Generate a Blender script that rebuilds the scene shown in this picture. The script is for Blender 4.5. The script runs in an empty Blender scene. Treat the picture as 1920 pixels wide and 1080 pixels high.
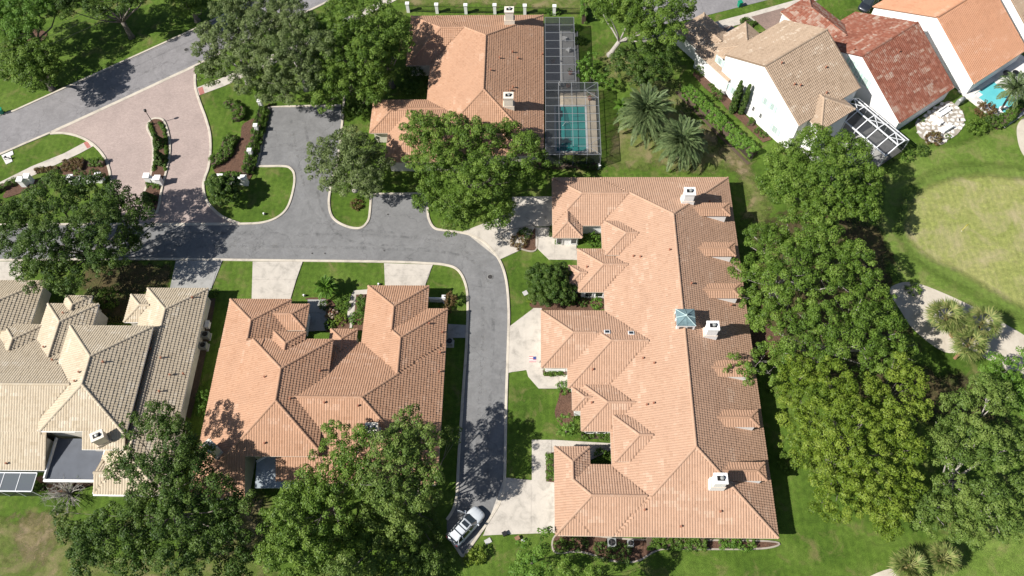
import bpy, math, random
import numpy as np
from mathutils import Vector, Matrix

random.seed(7); RNG = np.random.default_rng(7)
scene = bpy.context.scene
COL = scene.collection

# ------------------------------------------------------------------ camera, sky, sun, exposure
FPX = 1488.0; CAMH = 95.0                       # focal length in 1920-wide pixels, flying height
TILT, ROLL, YAW = math.radians(28.6), math.radians(-2.6), math.radians(3.2)
_fw = np.array([0, math.sin(TILT), -math.cos(TILT)]); _r0 = np.array([1., 0, 0]); _u0 = np.cross(_r0, _fw)
_r = math.cos(ROLL) * _r0 + math.sin(ROLL) * _u0; _u = -math.sin(ROLL) * _r0 + math.cos(ROLL) * _u0
_M = np.array([[math.cos(YAW), -math.sin(YAW), 0], [math.sin(YAW), math.cos(YAW), 0], [0, 0, 1]])
FW, RT, UP = _M @ _fw, _M @ _r, _M @ _u
cd = bpy.data.cameras.new('camera'); cam = bpy.data.objects.new('camera', cd); COL.objects.link(cam)
cd.sensor_width = 36.0; cd.lens = 36.0 * FPX / 1920.0; cd.clip_start = 1.0; cd.clip_end = 2000.0
cam.matrix_world = Matrix(((RT[0], UP[0], -FW[0], 0), (RT[1], UP[1], -FW[1], 0), (RT[2], UP[2], -FW[2], CAMH), (0, 0, 0, 1)))
scene.camera = cam

SUN_AZ, SUN_EL = math.radians(22.0), math.radians(43.0)   # direction shadows fall (from +X), height of the sun
world = bpy.data.worlds.new('World'); scene.world = world; world.use_nodes = True
wn = world.node_tree.nodes; bg = wn['Background']
sky = wn.new('ShaderNodeTexSky'); sky.sky_type = 'NISHITA'; sky.sun_disc = False
sky.sun_elevation = SUN_EL; sky.sun_rotation = math.radians(248.0)
world.node_tree.links.new(sky.outputs[0], bg.inputs[0]); bg.inputs[1].default_value = 0.055
sl = bpy.data.lights.new('sun', 'SUN'); sun = bpy.data.objects.new('sun', sl); COL.objects.link(sun)
sl.energy = 4.9; sl.angle = math.radians(0.53); sl.color = (1.0, 0.96, 0.90)
sun.location = (-60, -20, 80)
sun.rotation_euler = Vector((math.cos(SUN_AZ) * math.cos(SUN_EL), math.sin(SUN_AZ) * math.cos(SUN_EL), -math.sin(SUN_EL))).to_track_quat('-Z', 'Y').to_euler()
vs = scene.view_settings; vs.view_transform = 'Standard'; vs.look = 'None'; vs.gamma = 1.0; vs.exposure = 0.66
vs.use_curve_mapping = False

def P(x, y, z=0.0):
    """the point at height z that stands at this place of the 1920x1080 survey picture"""
    d = FW + (x - 960) / FPX * RT + (540 - y) / FPX * UP
    s = (CAMH - z) / -d[2]
    return np.array([d[0] * s, d[1] * s, z])
def ppm(x, y, z=0.0):
    a = P(x - 5, y, z); b = P(x + 5, y, z)
    return 10.0 / np.linalg.norm(a - b)

# ------------------------------------------------------------------ materials
MATS = {}
def newmat(name):
    m = bpy.data.materials.new(name); m.use_nodes = True; MATS[name] = m
    nt = m.node_tree; return m, nt, nt.nodes, nt.links, nt.nodes['Principled BSDF']
def noise(nd, lk, scale, detail=4, rough=.6, vec=None, dist=0.0):
    n = nd.new('ShaderNodeTexNoise'); n.inputs['Scale'].default_value = scale; n.inputs['Detail'].default_value = detail
    n.inputs['Roughness'].default_value = rough; n.inputs['Distortion'].default_value = dist
    if vec: lk.new(vec, n.inputs['Vector'])
    return n.outputs[0]
def ramp(nd, lk, fac, stops):
    r = nd.new('ShaderNodeValToRGB'); e = r.color_ramp.elements
    while len(e) < len(stops): e.new(.5)
    for k, (p, c) in enumerate(stops):
        e[k].position = p; e[k].color = (*c, 1) if len(c) == 3 else c
    lk.new(fac, r.inputs[0]); return r.outputs[0]
def mix(nd, lk, fac, a, b, mode='MIX'):
    m = nd.new('ShaderNodeMix'); m.data_type = 'RGBA'; m.blend_type = mode
    for sock, v in ((m.inputs[0], fac), (m.inputs[6], a), (m.inputs[7], b)):
        if isinstance(v, bpy.types.NodeSocket): lk.new(v, sock)
        elif isinstance(v, (int, float)): sock.default_value = v
        else: sock.default_value = (*v, 1)
    return m.outputs[2]
def bump(nd, lk, h, dist, strength=1.0):
    b = nd.new('ShaderNodeBump'); b.inputs['Distance'].default_value = dist; b.inputs['Strength'].default_value = strength
    lk.new(h, b.inputs['Height']); return b.outputs[0]
def geo(nd):
    return nd.new('ShaderNodeNewGeometry').outputs['Position']
def plain(name, col, rough=.6, metal=0.0, var=.12, scale=3.0):
    m, nt, nd, lk, b = newmat(name)
    n = noise(nd, lk, scale, 4, .6, geo(nd))
    c = ramp(nd, lk, n, [(.25, tuple(x * (1 - var) for x in col)), (.75, tuple(min(1, x * (1 + var)) for x in col))])
    lk.new(c, b.inputs['Base Color']); b.inputs['Roughness'].default_value = rough; b.inputs['Metallic'].default_value = metal
    return m
def grass(name, dark, mid, light, dry, dryamt, scale=.16, mow=False):
    m, nt, nd, lk, b = newmat(name); p = geo(nd)
    big = noise(nd, lk, scale, 5, .62, p, .4); med = noise(nd, lk, 1.6, 4, .65, p); fine = noise(nd, lk, 11.0, 3, .7, p)
    c = ramp(nd, lk, big, [(.3, dark), (.5, mid), (.68, light)])
    c2 = ramp(nd, lk, med, [(.3, (.62, .62, .62)), (.7, (1.3, 1.3, 1.25))])
    c = mix(nd, lk, .75, c, c2, 'MULTIPLY')
    c3 = ramp(nd, lk, fine, [(.28, (.45, .48, .45)), (.72, (1.5, 1.5, 1.45))])
    c = mix(nd, lk, .8, c, c3, 'MULTIPLY')
    dn = noise(nd, lk, scale * 2.3, 6, .68, p, .6)
    f = ramp(nd, lk, dn, [(max(.02, 1 - dryamt - .1), (0, 0, 0)), (min(.99, 1 - dryamt + .14), (1, 1, 1))])
    dryc = mix(nd, lk, .7, dry, c3, 'MULTIPLY')
    c = mix(nd, lk, f, c, dryc)
    if mow:
        w = nd.new('ShaderNodeTexWave'); w.inputs['Scale'].default_value = .35; w.inputs['Distortion'].default_value = .6; lk.new(p, w.inputs['Vector'])
        c = mix(nd, lk, .35, c, ramp(nd, lk, w.outputs['Fac'], [(.35, (.82, .86, .8)), (.65, (1.1, 1.08, 1.05))]), 'MULTIPLY')
    lk.new(c, b.inputs['Base Color']); b.inputs['Roughness'].default_value = .9; b.inputs['Specular IOR Level'].default_value = .15
    lk.new(bump(nd, lk, fine, .12, .8), b.inputs['Normal'])
    return m
grass('lawn', (.055, .102, .013), (.082, .140, .019), (.112, .170, .030), (.19, .165, .07), .37, mow=True)
grass('lawn_rich', (.040, .105, .008), (.055, .135, .010), (.075, .160, .014), (.10, .14, .03), .26, mow=True)
grass('dry_grass', (.08, .118, .022), (.112, .145, .034), (.15, .168, .05), (.25, .195, .11), .44)
grass('rough', (.10, .16, .026), (.125, .19, .034), (.155, .215, .046), (.21, .20, .08), .40)
grass('putting_green', (.225, .255, .070), (.26, .28, .088), (.30, .30, .112), (.37, .32, .18), .44, .12, mow=True)
grass('bare_lawn', (.10, .11, .03), (.15, .14, .05), (.19, .16, .08), (.26, .20, .125), .52, .3)
grass('golf_collar', (.10, .16, .028), (.13, .19, .038), (.16, .215, .05), (.21, .20, .08), .3, mow=True)
grass('leaf_litter', (.045, .040, .020), (.085, .065, .032), (.12, .09, .045), (.06, .09, .02), .42, .3)

def asphalt(name, base):
    m, nt, nd, lk, b = newmat(name); p = geo(nd)
    n1 = noise(nd, lk, .3, 6, .66, p, 1.6); n2 = noise(nd, lk, 2.5, 5, .7, p); n3 = noise(nd, lk, 26, 3, .7, p)
    c = ramp(nd, lk, n1, [(.32, tuple(x * .86 for x in base)), (.66, tuple(x * 1.16 for x in base))])
    c = mix(nd, lk, .6, c, ramp(nd, lk, n2, [(.25, (.75, .75, .77)), (.75, (1.18, 1.18, 1.16))]), 'MULTIPLY')
    c = mix(nd, lk, .7, c, ramp(nd, lk, n3, [(.25, (.78, .78, .78)), (.75, (1.2, 1.2, 1.2))]), 'MULTIPLY')
    v = nd.new('ShaderNodeTexVoronoi'); v.feature = 'DISTANCE_TO_EDGE'; v.inputs['Scale'].default_value = .11
    wp = nd.new('ShaderNodeVectorMath'); wp.operation = 'ADD'; wn_ = nd.new('ShaderNodeTexNoise'); wn_.inputs['Scale'].default_value = .5; wn_.inputs['Detail'].default_value = 5
    lk.new(p, wn_.inputs['Vector']); sc = nd.new('ShaderNodeVectorMath'); sc.operation = 'SCALE'; sc.inputs['Scale'].default_value = 3.5
    lk.new(wn_.outputs['Color'], sc.inputs[0]); lk.new(p, wp.inputs[0]); lk.new(sc.outputs[0], wp.inputs[1]); lk.new(wp.outputs[0], v.inputs['Vector'])
    crack = ramp(nd, lk, v.outputs['Distance'], [(.0, (.45, .45, .45)), (.006, (1, 1, 1))])
    c = mix(nd, lk, .55, c, crack, 'MULTIPLY')
    lk.new(c, b.inputs['Base Color']); b.inputs['Roughness'].default_value = .88; b.inputs['Specular IOR Level'].default_value = .25
    lk.new(bump(nd, lk, n3, .02, .7), b.inputs['Normal'])
asphalt('asphalt', (.176, .175, .174)); asphalt('asphalt_street', (.215, .206, .208))
def concrete(name, base):
    m, nt, nd, lk, b = newmat(name); p = geo(nd)
    n1 = noise(nd, lk, .7, 6, .68, p, .5); n3 = noise(nd, lk, 14, 4, .7, p)
    c = ramp(nd, lk, n1, [(.30, tuple(x * .66 for x in base)), (.5, base), (.72, tuple(min(.85, x * 1.12) for x in base))])
    c = mix(nd, lk, .5, c, ramp(nd, lk, n3, [(.25, (.8, .79, .77)), (.75, (1.15, 1.15, 1.15))]), 'MULTIPLY')
    lk.new(c, b.inputs['Base Color']); b.inputs['Roughness'].default_value = .85
concrete('concrete', (.46, .42, .365)); concrete('kerb', (.49, .44, .365)); concrete('concrete_grey', (.30, .295, .28)); concrete('pool_deck', (.52, .44, .33))
concrete('stone_pale', (.62, .60, .57)); concrete('edging', (.33, .29, .24))
def pavers(name, a, bcol, cc):
    m, nt, nd, lk, b = newmat(name); p = geo(nd)
    br = nd.new('ShaderNodeTexBrick'); lk.new(p, br.inputs['Vector']); br.inputs['Scale'].default_value = 1.0
    br.inputs['Brick Width'].default_value = .30; br.inputs['Row Height'].default_value = .15; br.inputs['Mortar Size'].default_value = .012
    br.inputs['Color1'].default_value = (*a, 1); br.inputs['Color2'].default_value = (*bcol, 1); br.inputs['Mortar'].default_value = (*cc, 1)
    n1 = noise(nd, lk, .25, 6, .65, p, .8); n2 = noise(nd, lk, 5, 3, .6, p)
    c = mix(nd, lk, .7, br.outputs[0], ramp(nd, lk, n1, [(.3, (.82, .80, .79)), (.7, (1.15, 1.12, 1.1))]), 'MULTIPLY')
    c = mix(nd, lk, .6, c, ramp(nd, lk, n2, [(.3, (.82, .82, .82)), (.7, (1.15, 1.15, 1.15))]), 'MULTIPLY')
    lk.new(c, b.inputs['Base Color']); b.inputs['Roughness'].default_value = .85
    lk.new(bump(nd, lk, br.outputs['Fac'], -.01, .6), b.inputs['Normal'])
pavers('pavers_pink', (.40, .315, .285), (.335, .262, .240), (.29, .25, .22))
pavers('pavers_brown', (.20, .14, .115), (.26, .18, .15), (.16, .13, .11))
pavers('pavers_red', (.42, .16, .13), (.38, .14, .12), (.3, .14, .12))
def mulch():
    m, nt, nd, lk, b = newmat('mulch'); p = geo(nd)
    n = noise(nd, lk, 6, 5, .75, p); n1 = noise(nd, lk, .6, 4, .6, p)
    c = ramp(nd, lk, n, [(.3, (.045, .022, .013)), (.5, (.11, .058, .036)), (.72, (.17, .10, .065))])
    c = mix(nd, lk, .6, c, ramp(nd, lk, n1, [(.3, (.75, .75, .75)), (.7, (1.2, 1.15, 1.1))]), 'MULTIPLY')
    lk.new(c, b.inputs['Base Color']); b.inputs['Roughness'].default_value = .95
    lk.new(bump(nd, lk, n, .12, 1.0), b.inputs['Normal'])
mulch()
def sand():
    m, nt, nd, lk, b = newmat('sand'); p = geo(nd)
    n = noise(nd, lk, .5, 5, .6, p, .5); w = noise(nd, lk, 5, 3, .6, p)
    c = ramp(nd, lk, n, [(.3, (.40, .35, .28)), (.7, (.52, .47, .39))])
    lk.new(c, b.inputs['Base Color']); b.inputs['Roughness'].default_value = .95
    lk.new(bump(nd, lk, w, .06, .6), b.inputs['Normal'])
sand()
def tiles_mat(name, lo, mid, hi, patch=.28, stops=None):
    m, nt, nd, lk, b = newmat(name); p = geo(nd)
    at = nd.new('ShaderNodeAttribute'); at.attribute_name = 'rnd'
    c = ramp(nd, lk, at.outputs['Fac'], stops or [(.0, lo), (.45, mid), (.8, mid), (1.0, hi)])
    n = noise(nd, lk, .35, 5, .65, p, .8); n2 = noise(nd, lk, 7, 3, .6, p)
    c = mix(nd, lk, patch, c, ramp(nd, lk, n, [(.3, (.80, .78, .78)), (.7, (1.16, 1.15, 1.14))]), 'MULTIPLY')
    c = mix(nd, lk, .5, c, ramp(nd, lk, n2, [(.3, (.86, .85, .84)), (.7, (1.1, 1.1, 1.1))]), 'MULTIPLY')
    st = noise(nd, lk, 1.1, 7, .74, p, 1.2)
    c = mix(nd, lk, ramp(nd, lk, st, [(.60, (0, 0, 0)), (.78, (.42, .42, .42))]), c, (.17, .12, .085))
    lk.new(c, b.inputs['Base Color']); b.inputs['Roughness'].default_value = .82; b.inputs['Specular IOR Level'].default_value = .3
    return m
tiles_mat('tile_salmon', (.355, .217, .142), (.415, .264, .180), (.46, .312, .222))
tiles_mat('tile_terracotta', (.338, .187, .112), (.402, .237, .151), (.445, .28, .19))
tiles_mat('tile_cream', (.38, .31, .215), (.465, .392, .288), (.52, .455, .355))
tiles_mat('tile_tan', (.26, .185, .125), (.37, .275, .195), (.46, .37, .28))
tiles_mat('tile_red', None, None, None, .6, [(.1, (.17, .058, .036)), (.55, (.24, .088, .055)), (.78, (.275, .14, .10)), (1.0, (.33, .235, .185))])
tiles_mat('tile_orange', (.42, .20, .11), (.50, .26, .155), (.54, .31, .205))
plain('wall_white', (.80, .79, .77), .7, 0, .03, 1.0); plain('wall_cream', (.66, .61, .52), .75, 0, .05, 1.0); plain('wall_beige', (.58, .49, .40), .8, 0, .06, 1.0)
plain('trim_white', (.78, .77, .75), .5, 0, .02); plain('gutter_beige', (.55, .45, .36), .5, 0, .06); plain('shutter_mint', (.48, .66, .58), .5, 0, .04)
plain('dark_metal', (.03, .03, .032), .4, .6, .1); plain('alu_grey', (.27, .28, .29), .4, .2, .05); plain('alu_white', (.74, .75, .76), .35, .1, .03); plain('bronze', (.06, .05, .045), .4, .5)
plain('iron', (.075, .07, .068), .6, .6, .2, 9); plain('ac_grey', (.30, .31, .30), .5, .3, .08); plain('terrace', (.095, .105, .125), .8, 0, .14, .8)
plain('lanai', (.30, .34, .37), .7, 0, .15, 1.5); plain('bin_green', (.01, .22, .13), .4, 0, .06); plain('tyre', (.02, .02, .02), .8); plain('black', (.012, .012, .013), .5)
plain('wood', (.22, .12, .065), .7, 0, .2, 6); plain('copper_green', (.17, .25, .265), .35, .2, .3, 2.2); plain('copper_light', (.42, .53, .52), .5, .1, .12, 3)
plain('yellow', (.85, .68, .04), .5, 0, .03); plain('flag_red', (.55, .04, .05), .7, 0, .05); plain('flag_blue', (.03, .05, .2), .7, 0, .05)
plain('soil', (.085, .06, .04), .95, 0, .3, 5); plain('grey_pad', (.42, .41, .39), .85, 0, .1); plain('plum', (.16, .03, .04), .7, 0, .3, 6)
plain('cushion', (.75, .74, .72), .8, 0, .04); plain('terracotta', (.30, .12, .07), .8, 0, .15)
m, nt, nd, lk, b = newmat('bark'); n = noise(nd, lk, 4, 5, .7, geo(nd))
lk.new(ramp(nd, lk, n, [(.3, (.085, .07, .055)), (.7, (.23, .205, .175))]), b.inputs['Base Color']); b.inputs['Roughness'].default_value = .95; lk.new(bump(nd, lk, n, .05), b.inputs['Normal'])
m, nt, nd, lk, b = newmat('bark_pale'); n = noise(nd, lk, 4, 5, .7, geo(nd))
lk.new(ramp(nd, lk, n, [(.3, (.22, .20, .175)), (.7, (.42, .39, .35))]), b.inputs['Base Color']); b.inputs['Roughness'].default_value = .95
def glass(name, col, rough=.06):
    m, nt, nd, lk, b = newmat(name); b.inputs['Base Color'].default_value = (*col, 1); b.inputs['Roughness'].default_value = rough
    b.inputs['Specular IOR Level'].default_value = .7; b.inputs['Coat Weight'].default_value = .4
glass('glass', (.02, .026, .03)); glass('pane_pale', (.40, .50, .47), .2); glass('glass_blue', (.05, .075, .085), .08)
def carpaint(name, col, metal=.55):
    m, nt, nd, lk, b = newmat(name); b.inputs['Base Color'].default_value = (*col, 1); b.inputs['Metallic'].default_value = metal
    b.inputs['Roughness'].default_value = .32; b.inputs['Coat Weight'].default_value = .9; b.inputs['Coat Roughness'].default_value = .04
carpaint('paint_silver', (.60, .63, .65), .1); carpaint('paint_dark', (.03, .035, .045), .4)
def water(name, shallow, deep):
    m, nt, nd, lk, b = newmat(name); p = geo(nd)
    n = noise(nd, lk, 2.5, 3, .5, p, .6); n1 = noise(nd, lk, .3, 3, .5, p)
    lk.new(ramp(nd, lk, n1, [(.35, deep), (.65, shallow)]), b.inputs['Base Color']); b.inputs['Roughness'].default_value = .04
    lk.new(bump(nd, lk, n, .03, .35), b.inputs['Normal'])
water('water_teal', (.018, .20, .19), (.010, .135, .135)); water('water_turquoise', (.13, .48, .50), (.10, .42, .45)); water('water_step', (.05, .30, .27), (.035, .25, .23))
def screen(name, col, alpha):
    m, nt, nd, lk, b = newmat(name); nd.remove(b)
    d = nd.new('ShaderNodeBsdfDiffuse'); d.inputs[0].default_value = (*col, 1); t = nd.new('ShaderNodeBsdfTransparent')
    mx = nd.new('ShaderNodeMixShader'); mx.inputs[0].default_value = alpha
    lk.new(t.outputs[0], mx.inputs[1]); lk.new(d.outputs[0], mx.inputs[2]); lk.new(mx.outputs[0], nd['Material Output'].inputs[0])
screen('screen', (.045, .048, .055), .52); screen('screen_light', (.05, .055, .06), .36); screen('chainlink', (.03, .03, .03), .35); screen('screen_dense', (.13, .145, .165), .8)
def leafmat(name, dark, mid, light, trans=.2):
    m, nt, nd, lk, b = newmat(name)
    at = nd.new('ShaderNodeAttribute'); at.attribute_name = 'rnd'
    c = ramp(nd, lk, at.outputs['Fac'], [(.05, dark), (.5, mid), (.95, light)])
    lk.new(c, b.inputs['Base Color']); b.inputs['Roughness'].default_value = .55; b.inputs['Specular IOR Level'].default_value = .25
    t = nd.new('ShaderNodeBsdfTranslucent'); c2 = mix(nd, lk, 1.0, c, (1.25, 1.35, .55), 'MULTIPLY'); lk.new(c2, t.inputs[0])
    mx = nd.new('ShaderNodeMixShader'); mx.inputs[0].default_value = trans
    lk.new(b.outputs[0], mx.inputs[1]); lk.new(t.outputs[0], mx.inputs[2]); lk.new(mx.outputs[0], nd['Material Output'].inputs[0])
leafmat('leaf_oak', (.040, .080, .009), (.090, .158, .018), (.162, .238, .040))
leafmat('leaf_dark', (0.022, 0.052, 0.008), (0.052, 0.098, 0.014), (0.098, 0.15, 0.028))
leafmat('leaf_olive', (0.058, 0.088, 0.024), (0.105, 0.145, 0.044), (0.17, 0.21, 0.08))
leafmat('leaf_yellow', (.056, .098, .008), (.122, .182, .016), (.200, .255, .036))
leafmat('leaf_mid', (.048, .088, .014), (.100, .160, .028), (.172, .232, .052))
leafmat('leaf_bright', (0.05, 0.12, 0.014), (0.09, 0.18, 0.02), (0.135, 0.235, 0.036))
leafmat('leaf_hedge', (0.036, 0.08, 0.01), (0.07, 0.135, 0.015), (0.115, 0.185, 0.028))
leafmat('leaf_red', (.085, .045, .02), (.13, .075, .03), (.12, .12, .035))
leafmat('leaf_palm', (.050, .085, .030), (.105, .150, .058), (.185, .225, .095), .12)
leafmat('leaf_fan', (.085, .125, .030), (.16, .205, .055), (.27, .27, .10), .2)
leafmat('leaf_flower', (.40, .10, .09), (.10, .13, .04), (.60, .45, .40), .15)

# ------------------------------------------------------------------ mesh building
ORG = {}
def origin(o): return ORG.get(o.name, np.zeros(3))
def tag(o, label, cat=None, group=None, kind=None):
    if label: o['label'] = label
    if cat: o['category'] = cat
    if group: o['group'] = group
    if kind: o['kind'] = kind
    return o
def thing(name, loc, label, cat, group=None):
    o = bpy.data.objects.new(name, None); COL.objects.link(o); o.location = tuple(loc); o.empty_display_size = .3
    ORG[o.name] = np.array(loc, float); return tag(o, label, cat, group)
def link(name, me, mat, parent=None, org=None, kind=None):
    o = bpy.data.objects.new(name, me); COL.objects.link(o)
    if mat and len(me.materials) == 0: me.materials.append(MATS[mat])
    if parent is not None:
        o.parent = parent; ORG[o.name] = origin(parent)
    elif org is not None:
        o.location = tuple(org); ORG[o.name] = np.array(org, float)
    if kind: o['kind'] = kind
    return o
class MB:
    def __init__(s): s.v = []; s.f = []
    def add(s, vs, fs):
        k = len(s.v); s.v += [tuple(map(float, p)) for p in vs]; s.f += [tuple(i + k for i in f) for f in fs]; return s
    def box(s, c, sz, rz=0.0, taper=1.0):
        hx, hy, hz = sz[0] / 2, sz[1] / 2, sz[2] / 2; ca, sa = math.cos(rz), math.sin(rz); vs = []
        for z in (-hz, hz):
            t = taper if z > 0 else 1.0
            for x, y in ((-hx, -hy), (hx, -hy), (hx, hy), (-hx, hy)):
                vs.append((c[0] + (x * ca - y * sa) * t, c[1] + (x * sa + y * ca) * t, c[2] + z))
        return s.add(vs, [(3, 2, 1, 0), (4, 5, 6, 7), (0, 1, 5, 4), (1, 2, 6, 5), (2, 3, 7, 6), (3, 0, 4, 7)])
    def prism(s, poly, z0, z1, bottom=False):
        n = len(poly); vs = [(p[0], p[1], z0) for p in poly] + [(p[0], p[1], z1) for p in poly]
        a = sum(poly[i][0] * poly[(i + 1) % n][1] - poly[(i + 1) % n][0] * poly[i][1] for i in range(n))
        fs = [tuple(range(n, 2 * n)) if a > 0 else tuple(reversed(range(n, 2 * n)))]
        for i in range(n):
            j = (i + 1) % n; fs.append((i, j, n + j, n + i) if a > 0 else (j, i, n + i, n + j))
        if bottom: fs.append(tuple(reversed(range(n))) if a > 0 else tuple(range(n)))
        return s.add(vs, fs)
    def tube(s, pts, r, n=6, cap=True):
        pts = [np.array(p, float) for p in pts]; rs = r if isinstance(r, (list, tuple)) else [r] * len(pts); rings = []
        for i, p in enumerate(pts):
            d = pts[min(i + 1, len(pts) - 1)] - pts[max(i - 1, 0)]; d = d / (np.linalg.norm(d) + 1e-9)
            a = np.cross(d, (0, 0, 1.)) if abs(d[2]) < .95 else np.cross(d, (1., 0, 0)); a /= np.linalg.norm(a); b = np.cross(d, a)
            rings.append([p + rs[i] * (math.cos(t) * a + math.sin(t) * b) for t in [2 * math.pi * k / n for k in range(n)]])
        vs = [q for g in rings for q in g]; fs = []
        for i in range(len(pts) - 1):
            for k in range(n): fs.append((i * n + k, i * n + (k + 1) % n, (i + 1) * n + (k + 1) % n, (i + 1) * n + k))
        if cap: fs += [tuple(reversed(range(n))), tuple(range((len(pts) - 1) * n, len(pts) * n))]
        return s.add(vs, fs)
    def bar(s, a, b, w, h=None):
        a = np.array(a, float); b = np.array(b, float); h = h or w; d = b - a; d /= np.linalg.norm(d)
        u = np.cross(d, (0, 0, 1.)) if abs(d[2]) < .99 else np.array([1., 0, 0]); u /= np.linalg.norm(u); t = np.cross(u, d)
        vs = [p + su * u * w / 2 + st * t * h / 2 for p in (a, b) for su, st in ((-1, -1), (1, -1), (1, 1), (-1, 1))]
        return s.add(vs, [(0, 1, 2, 3), (7, 6, 5, 4), (0, 4, 5, 1), (1, 5, 6, 2), (2, 6, 7, 3), (3, 7, 4, 0)])
    def lathe(s, c, prof, n=16):
        vs = []; fs = []
        for r, z in prof:
            for k in range(n): vs.append((c[0] + r * math.cos(2 * math.pi * k / n), c[1] + r * math.sin(2 * math.pi * k / n), c[2] + z))
        for i in range(len(prof) - 1):
            for k in range(n): fs.append((i * n + k, i * n + (k + 1) % n, (i + 1) * n + (k + 1) % n, (i + 1) * n + k))
        fs.append(tuple(range((len(prof) - 1) * n, len(prof) * n)))
        return s.add(vs, fs)
    def build(s, name, mat, parent=None, org=None, kind=None, smooth=False):
        o3 = origin(parent) if parent is not None else (np.array(org, float) if org is not None else np.zeros(3))
        me = bpy.data.meshes.new(name); me.from_pydata([tuple(np.array(p) - o3) for p in s.v], [], s.f); me.update()
        if smooth: me.polygons.foreach_set('use_smooth', [True] * len(me.polygons))
        return link(name, me, mat, parent, org, kind)
def npmesh(name, V, Q, rnd=None):
    """V (n,3), Q (m,k) faces of one size, rnd a value for each face"""
    me = bpy.data.meshes.new(name); me.vertices.add(len(V)); me.vertices.foreach_set('co', np.ascontiguousarray(V, np.float32).ravel())
    k = Q.shape[1]; me.loops.add(Q.size); me.loops.foreach_set('vertex_index', np.ascontiguousarray(Q, np.int32).ravel())
    me.polygons.add(len(Q)); me.polygons.foreach_set('loop_start', np.arange(0, Q.size, k, dtype=np.int32))
    me.update(calc_edges=True)
    if rnd is not None:
        a = me.attributes.new('rnd', 'FLOAT', 'FACE'); a.data.foreach_set('value', np.ascontiguousarray(rnd, np.float32))
    return me

def smooth_line(pts, closed=False, per=6):
    pts = [np.array(p, float)[:2] for p in pts]; n = len(pts); out = []
    for i in range(n if closed else n - 1):
        if closed: p0, p1, p2, p3 = pts[i - 1], pts[i], pts[(i + 1) % n], pts[(i + 2) % n]
        else: p0, p1, p2, p3 = pts[max(i - 1, 0)], pts[i], pts[i + 1], pts[min(i + 2, n - 1)]
        for k in range(per):
            t = k / per
            out.append(.5 * ((2 * p1) + (-p0 + p2) * t + (2 * p0 - 5 * p1 + 4 * p2 - p3) * t * t + (-p0 + 3 * p1 - 3 * p2 + p3) * t ** 3))
    if not closed: out.append(pts[-1])
    return out
def G(pts, z=0.0): return [P(x, y, z)[:2] for x, y in pts]
LAYER = [0.004]
def sheet(name, px, mat, z=None, smooth=False, raw=False, kind='structure'):
    poly = px if raw else G(px)
    if smooth: poly = smooth_line(poly, True)
    if z is None: z = LAYER[0]; LAYER[0] += .002
    c = np.mean(poly, axis=0); org = (c[0], c[1], 0)
    b = MB(); n = len(poly); a = sum(poly[i][0] * poly[(i + 1) % n][1] - poly[(i + 1) % n][0] * poly[i][1] for i in range(n))
    b.add([(p[0], p[1], z) for p in poly], [tuple(range(n)) if a > 0 else tuple(reversed(range(n)))])
    o = b.build(name, mat, None, org, kind)
    return o
def offset_line(pts, d):
    out = []; n = len(pts)
    for i in range(n):
        a = pts[max(i - 1, 0)]; b = pts[min(i + 1, n - 1)]; t = b - a; t = t / (np.linalg.norm(t) + 1e-9); out.append(pts[i] + d * np.array([-t[1], t[0]]))
    return out
def patch(name, px, mat, soft=.3, z=None):
    """a stretch of ground whose rim thins out into the ground below"""
    poly = np.array(smooth_line(G(px), True)); c = poly.mean(0); org = np.array([c[0], c[1], 0])
    if z is None: z = LAYER[0]; LAYER[0] += .002
    lo, hi = poly.min(0), poly.max(0); st = .8; wd = soft * .25 * float(min(hi - lo)) + .8
    xs = np.arange(lo[0], hi[0] + st, st); ys = np.arange(lo[1], hi[1] + st, st); gx, gy = np.meshgrid(xs, ys); q = np.column_stack([gx.ravel(), gy.ravel()])
    ins = np.zeros(len(q), bool); dist = np.full(len(q), 1e9); n = len(poly)
    for i in range(n):
        p0, p1 = poly[i], poly[i - 1]; d = p1 - p0; t = np.clip(((q - p0) @ d) / (d @ d + 1e-9), 0, 1); dist = np.minimum(dist, np.linalg.norm(q - p0 - t[:, None] * d, axis=1))
        if abs(p1[1] - p0[1]) > 1e-9:
            cr = ((p0[1] > q[:, 1]) != (p1[1] > q[:, 1])) & (q[:, 0] < (p1[0] - p0[0]) * (q[:, 1] - p0[1]) / (p1[1] - p0[1]) + p0[0]); ins ^= cr
    fade = np.where(ins, np.clip(dist / wd, 0, 1), 0); nx, ny = len(xs), len(ys); idx = np.arange(nx * ny).reshape(ny, nx)
    Q = np.stack([idx[:-1, :-1], idx[:-1, 1:], idx[1:, 1:], idx[1:, :-1]], -1).reshape(-1, 4); Q = Q[fade[Q].max(1) > 0]
    us, inv = np.unique(Q, return_inverse=True); me = npmesh(name, np.column_stack([q[us] - c, np.full(len(us), z)]), inv.reshape(-1, 4))
    a = me.attributes.new('fade', 'FLOAT', 'POINT'); a.data.foreach_set('value', fade[us].astype(np.float32))
    return link(name, me, mat, None, org, 'structure')
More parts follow.
